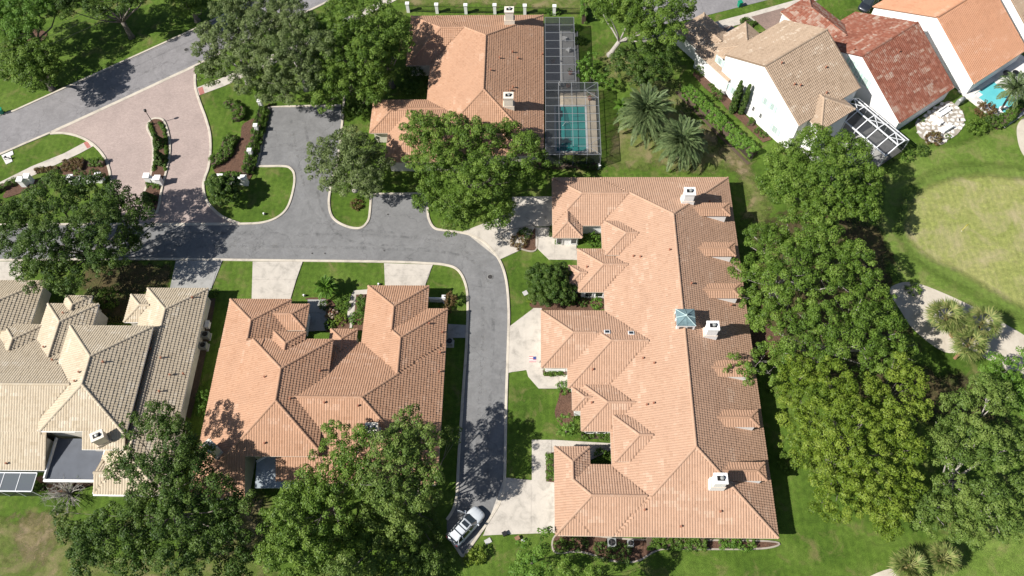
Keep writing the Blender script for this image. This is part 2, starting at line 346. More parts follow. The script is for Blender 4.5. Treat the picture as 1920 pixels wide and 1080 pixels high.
def soften(name, scale=.38, amp=2.0):
    m = MATS[name].copy(); MATS[name + '_soft'] = m; m.name = name + '_soft'; nt = m.node_tree; nd, lk = nt.nodes, nt.links
    out = nd['Material Output']; src = out.inputs[0].links[0].from_socket; at = nd.new('ShaderNodeAttribute'); at.attribute_name = 'fade'
    n = noise(nd, lk, scale, 6, .7, geo(nd), .4); a = nd.new('ShaderNodeMath'); a.operation = 'MULTIPLY_ADD'; lk.new(at.outputs['Fac'], a.inputs[0]); a.inputs[1].default_value = .75; a2 = nd.new('ShaderNodeMath'); a2.operation = 'MULTIPLY_ADD'; lk.new(n, a2.inputs[0]); a2.inputs[1].default_value = amp; a2.inputs[2].default_value = .5 - .5 * amp; lk.new(a2.outputs[0], a.inputs[2])
    f = ramp(nd, lk, a.outputs[0], [(.58, (0, 0, 0)), (1.0, (1, 1, 1))]); t = nd.new('ShaderNodeBsdfTransparent'); mx = nd.new('ShaderNodeMixShader')
    lk.new(f, mx.inputs[0]); lk.new(t.outputs[0], mx.inputs[1]); lk.new(src, mx.inputs[2]); lk.new(mx.outputs[0], out.inputs[0])
for _n in ('dry_grass', 'leaf_litter', 'bare_lawn'): soften(_n)
for _n in ('rough', 'golf_collar', 'putting_green'): soften(_n, .5, .35)
def kerb(px, w=.30, h=.15, mat='kerb', smooth=True, name='kerb', kind='structure', label=None, closed=False, raw=False):
    pts = [np.array(p, float)[:2] for p in (px if raw else G(px))]
    if smooth: pts = smooth_line(pts, closed, 7)
    if closed: pts = pts + [pts[0], pts[1]]
    A, B = offset_line(pts, w / 2), offset_line(pts, -w / 2); b = MB(); n = len(pts)
    if closed: n -= 1; A[n - 1] = A[0]; B[n - 1] = B[0]; A, B = A[:n], B[:n]
    vs = []
    for p, q in zip(A, B):
        m = (p + q) / 2; i1 = m + (p - m) * .78; i2 = m + (q - m) * .78
        vs += [(p[0], p[1], 0), (p[0], p[1], h * .8), (i1[0], i1[1], h), (i2[0], i2[1], h), (q[0], q[1], h * .8), (q[0], q[1], 0)]
    fs = []
    for i in range(n - 1):
        for k in range(5): fs.append((i * 6 + k, (i + 1) * 6 + k, (i + 1) * 6 + k + 1, i * 6 + k + 1))
    b.add(vs, fs); return b.build(name, mat, None, (*np.mean(pts, axis=0), 0), kind)

# ------------------------------------------------------------------ ground, roads, paths
b = MB(); b.add([(-420, -300, 0), (420, -300, 0), (420, 520, 0), (-420, 520, 0)], [(0, 1, 2, 3)]); b.build('ground', 'lawn', None, (0, 0, 0), 'structure')
patch('dry_lawn', [(1120, 95), (1160, 85), (1250, 130), (1290, 185), (1350, 250), (1418, 310), (1450, 400), (1440, 470), (1395, 430), (1380, 335), (1290, 330), (1240, 318), (1150, 322), (1140, 240), (1180, 170), (1125, 140)], 'dry_grass_soft')
patch('dry_lawn', [(740, -25), (1125, -25), (1100, 22), (985, 14), (870, 12), (760, 10)], 'dry_grass_soft')
patch('dry_lawn', [(-60, 985), (45, 965), (110, 950), (150, 1010), (200, 1040), (420, 1020), (480, 940), (500, 1100), (300, 1130), (-60, 1130)], 'dry_grass_soft')
sheet('verge', [(-30, 205), (30, 190), (365, 40), (470, -10), (380, -12), (200, 40), (120, 95), (20, 160)], 'lawn', smooth=False)
patch('bare_lawn', [(20, 965), (70, 950), (110, 975), (115, 1030), (70, 1070), (15, 1055)], 'bare_lawn_soft', 1.7); patch('bare_lawn', [(440, 940), (490, 930), (500, 1010), (470, 1050), (430, 1000)], 'bare_lawn_soft', 1.0); patch('bare_lawn', [(1330, 230), (1380, 285), (1420, 330), (1380, 330), (1310, 270), (1270, 200)], 'bare_lawn_soft', 1.0)
patch('golf_rough', [(1660, 300), (1710, 265), (1800, 260), (1960, 190), (2050, 200), (2080, 760), (1900, 700), (1780, 610), (1690, 545), (1640, 470), (1640, 380)], 'rough_soft', .15)
patch('golf_rough', [(1640, 1090), (1720, 1010), (1800, 985), (1960, 950), (2080, 1100), (1900, 1180), (1600, 1180)], 'rough_soft', .15)
patch('golf_collar', [(1668, 430), (1690, 350), (1760, 305), (1860, 298), (1990, 330), (2060, 480), (2030, 660), (1900, 605), (1790, 545), (1712, 500)], 'golf_collar_soft', .3)
patch('putting_green', [(1690, 430), (1712, 358), (1780, 328), (1860, 322), (1975, 350), (2040, 480), (2010, 620), (1905, 580), (1800, 520), (1722, 480)], 'putting_green_soft', .22)
patch('litter_shade_floor', [(1440, 400), (1560, 390), (1660, 430), (1680, 540), (1700, 620), (1760, 680), (1850, 720), (1900, 800), (1700, 800), (1560, 740), (1440, 660), (1410, 600), (1400, 480)], 'leaf_litter_soft')
sheet('sand_bunker', [(1668, 545), (1690, 530), (1722, 532), (1770, 550), (1830, 578), (1880, 605), (1935, 640), (1975, 690), (1940, 720), (1880, 690), (1820, 660), (1770, 660), (1715, 620), (1690, 585)], 'sand', smooth=True)
sheet('sand_bunker', [(1906, 245), (1918, 222), (1950, 212), (2000, 240), (2010, 300), (1960, 320), (1918, 290)], 'sand', smooth=True)
sheet('sand_bunker', [(1610, 1095), (1650, 1072), (1685, 1066), (1690, 1090), (1640, 1110)], 'sand', smooth=True)
# streets
sheet('street', [(-80, 255), (27, 206), (367, 52), (500, -12), (720, -110), (800, -110), (640, -9), (595, 13), (365, 123), (95, 248), (-80, 325)], 'asphalt_street')
sheet('street', [(1210, 52), (1293, 37), (1440, 0), (1600, -45), (1600, -110), (1300, -110), (1200, -20)], 'asphalt_street')
ENTRY = [(95, 249), (365, 124), (366, 152), (369, 172), (376, 195), (386, 222), (394, 252), (395, 285), (391, 315), (384, 335), (382, 355), (390, 380), (415, 405), (450, 421), (260, 421), (230, 421), (222, 390), (212, 350), (206, 322), (196, 296), (176, 273), (150, 258), (120, 250)]
sheet('paved_entrance', ENTRY, 'pavers_pink')
ROAD = [(-120, 424), (230, 421), (450, 420), (490, 418), (520, 408), (540, 388), (551, 352), (552, 328), (545, 316), (533, 312), (482, 312), (505, 201), (640, 198), (640, 240), (634, 300), (622, 345), (617, 380), (624, 408), (648, 424), (675, 428), (690, 415), (696, 364), (800, 363), (803, 408), (815, 428), (838, 433), (880, 440), (912, 458), (936, 487), (949, 525), (954, 580), (953, 640), (949, 760), (946, 900), (940, 935), (922, 968), (900, 1000), (880, 1028), (868, 1042), (858, 1030), (838, 1000), (838, 975), (850, 955), (857, 925), (860, 860), (868, 740), (875, 640), (877, 565), (872, 530), (858, 506), (835, 497), (800, 494), (720, 492), (470, 489), (270, 487), (-120, 490)]
sheet('lane', ROAD, 'asphalt')
kerb([(-60, 233), (27, 208), (367, 54), (500, -12)], .34, .14, smooth=False); kerb([(-60, 316), (50, 268), (95, 249)], .4, .14, smooth=False)
kerb([(95, 249), (230, 187), (365, 124)], .55, .075, smooth=False, name='flush_band'); kerb([(365, 124), (480, 68), (595, 13), (640, -9)], .4, .14, smooth=False)
kerb([(366, 140), (367, 165), (375, 192), (386, 222), (394, 252), (395, 285), (391, 315), (384, 335), (382, 355), (390, 380), (415, 405), (450, 420)], .38)
kerb([(95, 251), (120, 250), (150, 257), (176, 272), (196, 295), (206, 322), (208, 345)], .38)
kerb([(230, 421), (300, 421), (450, 420)], .45, .075, smooth=False, name='flush_band')
kerb([(450, 420), (490, 418), (520, 408), (540, 388), (551, 352), (552, 328), (545, 316), (533, 312), (500, 312), (482, 312)], .34)
kerb([(482, 312), (505, 201), (540, 200), (640, 198)], .34, smooth=False); kerb([(646, 180), (641, 240), (634, 300)], .34)
kerb([(634, 300), (622, 345), (617, 380), (624, 408), (648, 424), (675, 428), (690, 415), (694, 395), (696, 364)], .34); kerb([(696, 364), (800, 363)], .3, smooth=False)
kerb([(802, 390), (804, 410), (815, 428), (838, 433), (880, 440), (912, 458), (936, 487), (949, 525), (954, 580), (953, 640), (949, 760), (946, 900), (940, 935), (922, 968), (900, 1000), (880, 1028), (868, 1042), (857, 1028), (838, 1000)], .34)
kerb([(838, 975), (850, 955), (857, 925), (860, 860), (868, 740), (875, 640), (877, 565), (872, 530), (858, 506), (835, 497), (800, 494), (720, 491), (470, 488), (270, 486), (-120, 489)], .34)
kerb([(-120, 423), (120, 421), (230, 420)], .34, smooth=False)
def wear(px, w):
    pts = smooth_line(G(px), False, 8); A, B = offset_line(pts, w / 2), offset_line(pts, -w / 2); z = LAYER[0]; LAYER[0] += .002; b = MB(); n = len(pts)
    b.add([(p[0], p[1], z) for p in A] + [(p[0], p[1], z) for p in B], [(n + i, n + i + 1, i + 1, i) for i in range(n - 1)]); return b.build('tyre_track', 'tyre_wear' if w < .8 else 'road_scuff', None, (*np.mean(pts, axis=0), 0), 'structure')
for nm, colr, lo, hi in (('tyre_wear', (.075, .075, .075), .46, .72), ('road_scuff', (.34, .33, .31), .50, .80)):
    m, nt, nd, lk, b = newmat(nm); b.inputs['Base Color'].default_value = (*colr, 1); b.inputs['Roughness'].default_value = .9; n = noise(nd, lk, 1.0, 6, .7, geo(nd), .8)
    t = nd.new('ShaderNodeBsdfTransparent'); mx = nd.new('ShaderNodeMixShader'); lk.new(ramp(nd, lk, n, [(lo, (0, 0, 0)), (hi, (.32, .32, .32))]), mx.inputs[0]); lk.new(t.outputs[0], mx.inputs[1]); lk.new(b.outputs[0], mx.inputs[2]); lk.new(mx.outputs[0], nd['Material Output'].inputs[0])
for off in (-14, 10):
    wear([(300, 452 + off), (500, 452 + off), (700, 456 + off), (810, 462 + off * .9), (870, 476 + off * .6), (902 + off * .6, 510), (915 + off * .8, 560), (916 + off * .8, 640), (910 + off * .8, 760), (904 + off * .8, 900)], .45); wear([(150, 210 + off), (330, 122 + off), (560, 12 + off)], .4)
    wear([(560 + off, 225), (580 + off, 330), (600 + off * .8, 400), (650, 440 + off), (760, 452 + off)], .4)
for pl, w in (([(800, 452), (870, 466), (905, 500), (922, 545)], 1.6), ([(540, 250), (560, 300), (575, 350)], 2.6), ([(330, 458), (480, 462), (640, 470)], 1.4), ([(905, 600), (905, 700), (900, 820)], 1.2)): wear(pl, w)
# sidewalks
sheet('sidewalk', [(-60, 372), (0, 342), (60, 312), (120, 288), (163, 265), (176, 274), (150, 288), (70, 326), (0, 358), (-60, 388)], 'concrete')
sheet('sidewalk', [(368, 165), (420, 145), (520, 98), (640, 38), (735, -8), (760, -8), (650, 48), (530, 112), (420, 162), (369, 181)], 'concrete')
sheet('ramp_paver', [(157, 268), (164, 265), (171, 276), (164, 279)], 'pavers_red'); sheet('ramp_paver', [(371, 166), (380, 163), (384, 175), (375, 179)], 'pavers_red')
sheet('sidewalk', [(1205, 66), (1300, 52), (1400, 26), (1500, -2), (1540, -2), (1420, 38), (1300, 68), (1205, 80)], 'concrete')
sheet('paver_drive', [(1300, 68), (1372, 48), (1408, 75), (1380, 105), (1330, 100), (1300, 90)], 'pavers_brown'); sheet('paver_drive', [(1408, 32), (1470, 15), (1500, 45), (1440, 60)], 'pavers_brown')
# concrete drives: each poured slab is a piece of its drive
def slabs(polys, mat='concrete', name='driveway', z1=.035):
    allp = [p for q in polys for p in G(q)]; c = np.mean(allp, axis=0); base = sheet(name, [tuple(p) for p in hull(allp)], mat, raw=True); o3 = np.array(base.location)
    ORG[base.name] = o3
    for q in polys:
        p = G(q); cc = np.mean(p, axis=0); p = [cc + (v - cc) * (1 - .02 / max(.5, np.linalg.norm(v - cc))) for v in p]
        MB().prism(p, .002, z1 + LAYER[0]).build('slab', mat, base)
    return base
def hull(pts):
    pts = sorted(map(tuple, pts)); lo = []; up = []
    cr = lambda o, a, c: (a[0] - o[0]) * (c[1] - o[1]) - (a[1] - o[1]) * (c[0] - o[0])
    for seq, h in ((pts, lo), (reversed(pts), up)):
        for p in seq:
            while len(h) >= 2 and cr(h[-2], h[-1], p) <= 0: h.pop()
            h.append(p)
    h = lo[:-1] + up[:-1]; c = np.mean(h, axis=0)
    return [tuple(c + (np.array(p) - c) * .985) for p in h]
slabs([[(474, 491), (568, 491), (556, 525), (473, 525)], [(473, 525), (556, 525), (545, 562), (472, 562)]])
slabs([[(720, 494), (812, 497), (803, 517), (721, 517)], [(721, 517), (803, 517), (796, 542), (722, 542)]])
slabs([[(330, 489), (418, 489), (405, 513), (325, 513)], [(325, 513), (405, 513), (396, 545), (318, 545)]], 'concrete_grey')
slabs([[(-70, 491), (40, 491), (40, 512), (-70, 512)], [(-70, 512), (40, 512), (48, 540), (-70, 540)]], 'concrete')
slabs([[(577, 562), (612, 562), (612, 587), (577, 587)], [(577, 587), (612, 587), (617, 620), (575, 622)]], 'concrete_grey', 'garage_court')
slabs([[(955, 612), (986, 619), (986, 691), (953, 700)], [(986, 619), (1016, 619), (1016, 691), (986, 691)], [(1000, 578), (1016, 578), (1016, 619), (1000, 619)]])
slabs([[(986, 691), (1016, 691), (1020, 706), (990, 706)], [(990, 706), (1048, 706), (1048, 729), (1010, 729)], [(1048, 706), (1072, 700), (1072, 727), (1048, 729)]], 'concrete', 'front_walk')
slabs([[(868, 434), (920, 432), (975, 470), (936, 488), (912, 458)], [(920, 432), (960, 398), (1004, 426), (975, 470)]], 'concrete')
slabs([[(960, 370), (1005, 369), (1005, 425), (960, 402)], [(1005, 369), (1040, 369), (1040, 425), (1005, 425)]], 'concrete')
slabs([[(1004, 427), (1040, 427), (1040, 486), (1030, 488), (1004, 463)], [(1040, 440), (1080, 446), (1082, 488), (1040, 486)]], 'concrete', 'front_walk')
slabs([[(945, 895), (996, 908), (996, 998), (905, 1005), (938, 950)], [(996, 900), (1042, 905), (1042, 1000), (996, 998)]])
slabs([[(997, 825), (1034, 825), (1034, 863), (997, 863)], [(997, 863), (1024, 863), (1024, 905), (997, 905)], [(1034, 825), (1152, 832), (1152, 841), (1034, 841)]], 'concrete', 'front_walk')
sheet('garden_path', [(664, 545), (692, 543), (688, 552), (670, 553), (667, 575), (660, 615), (650, 617), (652, 585), (656, 560)], 'concrete')
sheet('side_pad', [(840, 608), (876, 610), (875, 634), (838, 634)], 'concrete_grey')
# planting beds
def bed(px, smooth=True, edge=False, mat='mulch'):
    o = sheet('planting_bed', px, mat, smooth=smooth)
    if edge: kerb(px, .2, .16, 'edging', name='bed_edging', closed=True)
    return o
bed([(497, 205), (505, 203), (470, 335), (415, 332), (400, 312), (425, 300), (450, 262), (455, 235), (480, 220)], edge=False)
bed([(120, 310), (165, 302), (200, 305), (206, 330), (160, 335), (110, 325)]); bed([(20, 352), (60, 338), (80, 345), (10, 372)])
bed([(60, 55), (88, 62), (78, 78), (52, 78)], edge=False)
bed([(572, 560), (618, 562), (640, 590), (655, 600), (650, 625), (612, 622), (607, 600), (600, 575)]); bed([(668, 553), (690, 552), (682, 622), (662, 618)], smooth=False)
bed([(1000, 556), (1030, 548), (1060, 540), (1085, 552), (1135, 555), (1135, 580), (1005, 580)]); bed([(1010, 700), (1072, 720), (1075, 790), (1055, 800), (1040, 775), (1048, 730)])
bed([(1045, 1002), (1110, 1005), (1200, 1012), (1440, 1015), (1436, 1028), (1320, 1030), (1240, 1030), (1195, 1052), (1150, 1052), (1090, 1035), (1040, 1035)], edge=True)
bed([(1024, 850), (1040, 848), (1040, 905), (1024, 903)], smooth=False); bed([(940, 440), (975, 428), (1004, 428), (1004, 470), (965, 462)], edge=True)
bed([(388, 560), (405, 560), (392, 640), (372, 730), (358, 785), (350, 782), (375, 650)], smooth=False, mat='soil')
bed([(1310, 120), (1330, 150), (1368, 186), (1404, 224), (1447, 262), (1430, 268), (1385, 225), (1362, 205), (1350, 190), (1320, 165), (1298, 140)], smooth=False)
bed([(75, 893), (190, 890), (200, 902), (110, 925), (85, 912)]); patch('litter_shade_floor', [(160, 492), (250, 492), (322, 492), (318, 535), (270, 550), (240, 600), (190, 600), (150, 540)], 'leaf_litter_soft')  # floor patch here: shade over grass and soil painted into its colour
bed([(1380, 615), (1450, 610), (1470, 640), (1420, 680), (1385, 660)])

# ------------------------------------------------------------------ houses
def clip_half(poly, a, bb, c):
    """keep the part of a convex polygon where a*x+b*y<=c"""
    out = []; n = len(poly)
    for i in range(n):
        p, q = poly[i], poly[(i + 1) % n]; dp = a * p[0] + bb * p[1] - c; dq = a * q[0] + bb * q[1] - c
        if dp <= 1e-9: out.append(p)
        if (dp < -1e-9 and dq > 1e-9) or (dp > 1e-9 and dq < -1e-9):
            t = dp / (dp - dq); out.append((p[0] + t * (q[0] - p[0]), p[1] + t * (q[1] - p[1])))
    return out
class House:
    def __init__(s, loc, label, ang=0.0, name='house', tile='tile_salmon', wall='wall_white', trim='gutter_beige', slope=.48):
        s.ca, s.sa = math.cos(ang), math.sin(ang); s.ang = ang
        s.root = thing(name, loc, label, 'house', 'houses'); s.tile, s.wall, s.trim, s.slope = tile, wall, trim, slope; s.blocks = []; s.todo = []; s.tsize = (.32, .42) if tile in ('tile_cream', 'tile_tan', 'tile_red', 'tile_orange') else (.30, .37)
    def W(s, x, y, z): return (x * s.ca - y * s.sa, x * s.sa + y * s.ca, z)
    def L(s, p): return (p[0] * s.ca + p[1] * s.sa, -p[0] * s.sa + p[1] * s.ca)
    def roofz(s, x, y):
        best = -1
        for r, pl in s.blocks:
            if r[0] <= x <= r[1] and r[2] <= y <= r[3]: best = max(best, min(k[0] * x + k[1] * y + k[2] for k in pl))
        return best
    def at(s, px, py, z=5.0):
        for _ in range(25):
            l = s.L(P(px, py, z)); zz = s.roofz(*l); z = z + .5 * ((zz if zz > 0 else z) - z)
        l = s.L(P(px, py, z)); return l[0], l[1], z
    def block(s, x0, x1, y0, y1, W=2.8, E=2.8, N=2.8, S=2.8, slope=None, inset=.45, walls=True, tile=None, dz=0.0, parent=None, gutter=True, wz=0.0, joined=False):
        k = slope or s.slope; pl = []; dz -= .004 * len(s.blocks)
        g = lambda v, d: (v if isinstance(v, tuple) else (d, v))
        if W is not None: c, z = g(W, x0); pl.append((k, 0, z - k * c + dz))
        if E is not None: c, z = g(E, x1); pl.append((-k, 0, z + k * c + dz))
        if S is not None: c, z = g(S, y0); pl.append((0, k, z - k * c + dz))
        if N is not None: c, z = g(N, y1); pl.append((0, -k, z + k * c + dz))
        s.blocks.append(((x0, x1, y0, y1), pl)); hz = lambda x, y: min(q[0] * x + q[1] * y + q[2] for q in pl)
        faces = []
        for i, q in enumerate(pl):
            poly = [(x0, y0), (x1, y0), (x1, y1), (x0, y1)]
            for j, r in enumerate(pl):
                if j != i and poly: poly = clip_half(poly, q[0] - r[0], q[1] - r[1], r[2] - q[2])
            if len(poly) >= 3: faces.append((q, poly))
        tl = tile or s.tile; par = parent or s.root; rb = MB(); TV, TQ, TR = [], [], []; bi = len(s.blocks) - 1
        for q, poly in faces:
            top = [(x, y, q[0] * x + q[1] * y + q[2]) for x, y in poly]; n = len(top)
            rb.add([s.W(*p) for p in top] + [s.W(p[0], p[1], p[2] - .16) for p in top], [tuple(range(n)), tuple(reversed(range(n, 2 * n)))] + [(i, n + i, n + (i + 1) % n, (i + 1) % n) for i in range(n)])
            if joined: s.tiles(q, top, TV, TQ, TR)
        if joined: s.ridges(faces, TV, TQ, TR)
        else: TV, TQ, TR = [np.zeros((0, 3))], [np.zeros((0, 4), int)], [np.zeros(0)]
        V = np.concatenate(TV); off = 0; QQ = []
        for v, qd in zip(TV, TQ): QQ.append(qd + off); off += len(v)
        Q = np.concatenate(QQ); R = np.concatenate(TR)
        if joined:
            k0 = len(rb.v); rb.v += [tuple(p) for p in V]; rb.f += [tuple(int(a) + k0 for a in f) for f in Q]
            ro = rb.build('roof', tl, par)
        else:
            ro = rb.build('roof', tl, par); s.todo.append((ro, tl, faces, bi, par))
        if gutter and not joined:
            for side, cnd in (('W', W), ('E', E), ('S', S), ('N', N)):
                if cnd is None or (isinstance(cnd, tuple) and side in 'WE'): continue
                pa, pb = {'W': ((x0 - .06, y0), (x0 - .06, y1)), 'E': ((x1 + .06, y0), (x1 + .06, y1)), 'S': ((x0, y0 - .06), (x1, y0 - .06)), 'N': ((x0, y1 + .06), (x1, y1 + .06))}[side]
                q = {'W': pl[0]}.get(side) or [r for r in pl if (side == 'E' and r[0] < 0) or (side == 'S' and r[1] > 0) or (side == 'N' and r[1] < 0)][0]
                f = lambda p: s.W(p[0], p[1], q[0] * p[0] + q[1] * p[1] + q[2] - .03)
                ts = [t_ / 40 for t_ in range(41)]; on = [t_ for t_ in ts if abs(q[0] * (pa[0] + (pb[0] - pa[0]) * t_) + q[1] * (pa[1] + (pb[1] - pa[1]) * t_) + q[2] - hz(pa[0] + (pb[0] - pa[0]) * t_, pa[1] + (pb[1] - pa[1]) * t_)) < .06]
                if len(on) < 2: continue
                pa, pb = [(pa[0] + (pb[0] - pa[0]) * t_, pa[1] + (pb[1] - pa[1]) * t_) for t_ in (on[0], on[-1])]
                MB().bar(f(pa), f(pb), .11, .11).build('gutter', s.trim, ro)
        if walls:
            wb = MB(); i = inset; cs = [(x0 + i, y0 + i), (x1 - i, y0 + i), (x1 - i, y1 - i), (x0 + i, y1 - i)]
            for a in range(4):
                p, q = cs[a], cs[(a + 1) % 4]; N_ = 25
                ts = [t / (N_ - 1) for t in range(N_)]; tp = [(p[0] + (q[0] - p[0]) * t, p[1] + (q[1] - p[1]) * t) for t in ts]; zz = [hz(*t_) - .1 for t_ in tp]
                keep = [0] + [j for j in range(1, N_ - 1) if abs(zz[j + 1] - 2 * zz[j] + zz[j - 1]) > 1e-4] + [N_ - 1]
                vs = [s.W(tp[j][0], tp[j][1], wz) for j in (0, N_ - 1)] + [s.W(tp[j][0], tp[j][1], zz[j]) for j in reversed(keep)]
                wb.add(vs, [tuple(range(len(vs)))])
            wb.build('wall', s.wall, par)
        return ro
    def lay(s):
        """lay the tiles once every wing stands, leaving out those buried under another wing"""
        for ro, tl, faces, bi, par in s.todo:
            TV, TQ, TR = [], [], []
            for q, poly in faces: s.tiles(q, [(x, y, q[0] * x + q[1] * y + q[2]) for x, y in poly], TV, TQ, TR, bi)
            s.ridges(faces, TV, TQ, TR, bi)
            if not TV: continue
            off = 0; QQ = []
            for v, qd in zip(TV, TQ): QQ.append(qd + off); off += len(v)
            link('roof_tiles', npmesh('roof_tiles', np.concatenate(TV) - origin(par), np.concatenate(QQ), np.concatenate(TR)), tl, ro, kind='stuff')
        s.todo = []
    def over(s, X, Y, Z, bi, tol=.11):
        """which points lie under another wing's roof"""
        bad = np.zeros(len(X), bool)
        for j, (r, pl) in enumerate(s.blocks):
            if j == bi: continue
            ins = (X > r[0]) & (X < r[1]) & (Y > r[2]) & (Y < r[3]); h = np.min([k[0] * X + k[1] * Y + k[2] for k in pl], axis=0)
            bad |= ins & ((h > Z + .14) | ((np.abs(h - Z) < tol) & (j < bi)))
        return bad
    def tiles(s, q, top, TV, TQ, TR, bi=None):
        n = np.array([-q[0], -q[1], 1.0]); n /= np.linalg.norm(n); up = np.array([q[0], q[1], q[0] ** 2 + q[1] ** 2]); up /= np.linalg.norm(up); e = np.cross(up, n)
        T = np.array(top); U = T @ e; Vv = T @ up; o = T[0]; hh = float(T[0] @ n)
        tw, tl = s.tsize
        us = np.arange(U.min(), U.max(), tw); vv = np.arange(Vv.min() - .03, Vv.max(), tl)
        gu, gv = np.meshgrid(us, vv); gu = gu.ravel(); gv = gv.ravel(); cu = gu + tw / 2; cv = gv + tl / 2
        ins = np.ones(len(cu), bool); m = len(top); area = sum(U[i] * Vv[(i + 1) % m] - U[(i + 1) % m] * Vv[i] for i in range(m)); sg = 1 if area > 0 else -1
        for i in range(m):
            j = (i + 1) % m; ins &= sg * ((U[j] - U[i]) * (cv - Vv[i]) - (Vv[j] - Vv[i]) * (cu - U[i])) >= -1e-6
        gu, gv = gu[ins], gv[ins]
        if bi is not None and len(gu):
            C = np.outer(gu + tw / 2, e) + np.outer(gv + tl / 2, up) + hh * n; ok = ~s.over(C[:, 0], C[:, 1], C[:, 2], bi); gu, gv = gu[ok], gv[ok]
        k = len(gu)
        if k == 0: return
        prof = [(0, .022), (.055, .062), (.15, .080), (.225, .055), (tw, .022)]; vs = np.zeros((k, 10, 3)); jit = RNG.normal(0, .006, k)
        for a, (pu, ph) in enumerate(prof):
            for bb_, (pv, dh) in enumerate(((-.03, .050), (tl + .0, .0))):
                vs[:, a * 2 + bb_] = np.outer(gu + pu, e) + np.outer(gv + pv, up) + np.outer(ph + dh + jit + hh, n)
        X = vs[..., 0] * s.ca - vs[..., 1] * s.sa; Y = vs[..., 0] * s.sa + vs[..., 1] * s.ca; vs[..., 0], vs[..., 1] = X, Y
        base = np.arange(k)[:, None] * 10; qd = np.array([(a * 2, a * 2 + 2, a * 2 + 3, a * 2 + 1) for a in range(4)])
        TV.append(vs.reshape(-1, 3)); TQ.append((base[:, :, None] + qd[None]).reshape(-1, 4))
        # tiles were laid in batches: runs of neighbours share a shade
        bu = np.floor(gu / 1.8 + 3.1 * np.floor(gv / .8) * .37).astype(int); bv = np.floor(gv / 1.2).astype(int); h = np.abs(np.sin(bu * 12.9898 + bv * 78.233) * 43758.5453) % 1
        r = np.clip(.30 * h + .55 * RNG.random(k) + .12, 0, 1); r = np.where(h > .88, np.clip(r + .22, 0, 1), r)
        TR.append(np.repeat(r, 4))
    def ridges(s, faces, TV, TQ, TR, bi=None):
        segs = []
        for i in range(len(faces)):
            for j in range(i + 1, len(faces)):
                com = [p for p in faces[i][1] if any(abs(p[0] - r[0]) + abs(p[1] - r[1]) < 1e-5 for r in faces[j][1])]
                if len(com) >= 2:
                    com = sorted(com); q = faces[i][0]; segs.append([np.array([*c, q[0] * c[0] + q[1] * c[1] + q[2]]) for c in (com[0], com[-1])])
        for a, b_ in segs:
            if b_[2] < a[2]: a, b_ = b_, a
            L = np.linalg.norm(b_ - a)
            if L < .3: continue
            d = (b_ - a) / L; sd = np.cross(d, (0, 0, 1.)); sd /= np.linalg.norm(sd); up = np.cross(sd, d); n = max(1, int(L / .40)); st = L / n
            for k in range(n):
                p = a + d * (k * st - .04); q = a + d * ((k + 1) * st); vs = []
                if bi is not None:
                    mid = (p + q) / 2
                    if any(j != bi and r_[0] - .35 < mid[0] < r_[1] + .35 and r_[2] - .35 < mid[1] < r_[3] + .35 and min(k_[0] * mid[0] + k_[1] * mid[1] + k_[2] for k_ in pl_) > mid[2] - .12 and not s.same_ridge(mid, pl_, d, sd) for j, (r_, pl_) in enumerate(s.blocks)): continue
                for c, r, h in ((p, .19, .15), (q, .165, .115)):
                    for t in (0, .3, .5, .7, 1): ang = math.pi * t; vs.append(s.W(*(c + sd * math.cos(ang) * r + up * (h * math.sin(ang) + .05))))
                TV.append(np.array(vs)); TQ.append(np.array([(i, i + 1, i + 6, i + 5) for i in range(4)])); TR.append(np.full(4, .45 + .5 * RNG.random()))
    def same_ridge(s, m, pl, d, sd):
        """the other wing has its own ridge along the same line here"""
        h = lambda p: min(k[0] * p[0] + k[1] * p[1] + k[2] for k in pl)
        return abs(h(m) - m[2]) < .12 and h(m + sd * .3) < h(m) - .04 and h(m - sd * .3) < h(m) - .04
    def chimney(s, x, y, z0, z1, w=1.5, d=1.2, rz=0.0, shoulder=True):
        m = MB(); p = s.W(x, y, 0); rz += s.ang
        w *= .86; d *= .9; bz = z0 + (z1 - z0) * .45
        m.box((p[0], p[1], (z0 + bz) / 2), (w * 1.28, d * 1.1, bz - z0), rz); m.box((p[0], p[1], (bz + z1 - .25) / 2 + .02), (w, d, z1 - .25 - bz + .04), rz)
        c = m.build('chimney', s.wall, s.root)
        MB().box((p[0], p[1], z1 - .1), (w + .2, d + .16, .26), rz).build('chimney_cap', s.wall, c)
        MB().box((p[0], p[1], z1 + .04), (w * .66, d * .52, .03), rz).build('flue_shade_plate', 'black', c)  # black plate on the solid cap, painting in the opening's shade
        MB().lathe((p[0] + .1, p[1], z1 + .05), [(.19, 0), (.19, .2), (.24, .2), (.2, .28), (.03, .33)], 14).build('flue', 'ac_grey', c)
        MB().box((p[0], p[1], bz - .02), (w * 1.3, d * 1.12, .05), rz).build('flashing', 'gutter_beige', c)
        return c
    def vent(s, px, py, r=.09, h=.35):
        x, y, z = s.at(px, py)
        MB().lathe(s.W(x, y, z - .1), [(r, 0), (r, h + .1), (r * 1.5, h + .1), (r * 1.2, h + .2)], 8).build('vent_pipe', 'terracotta', s.root)
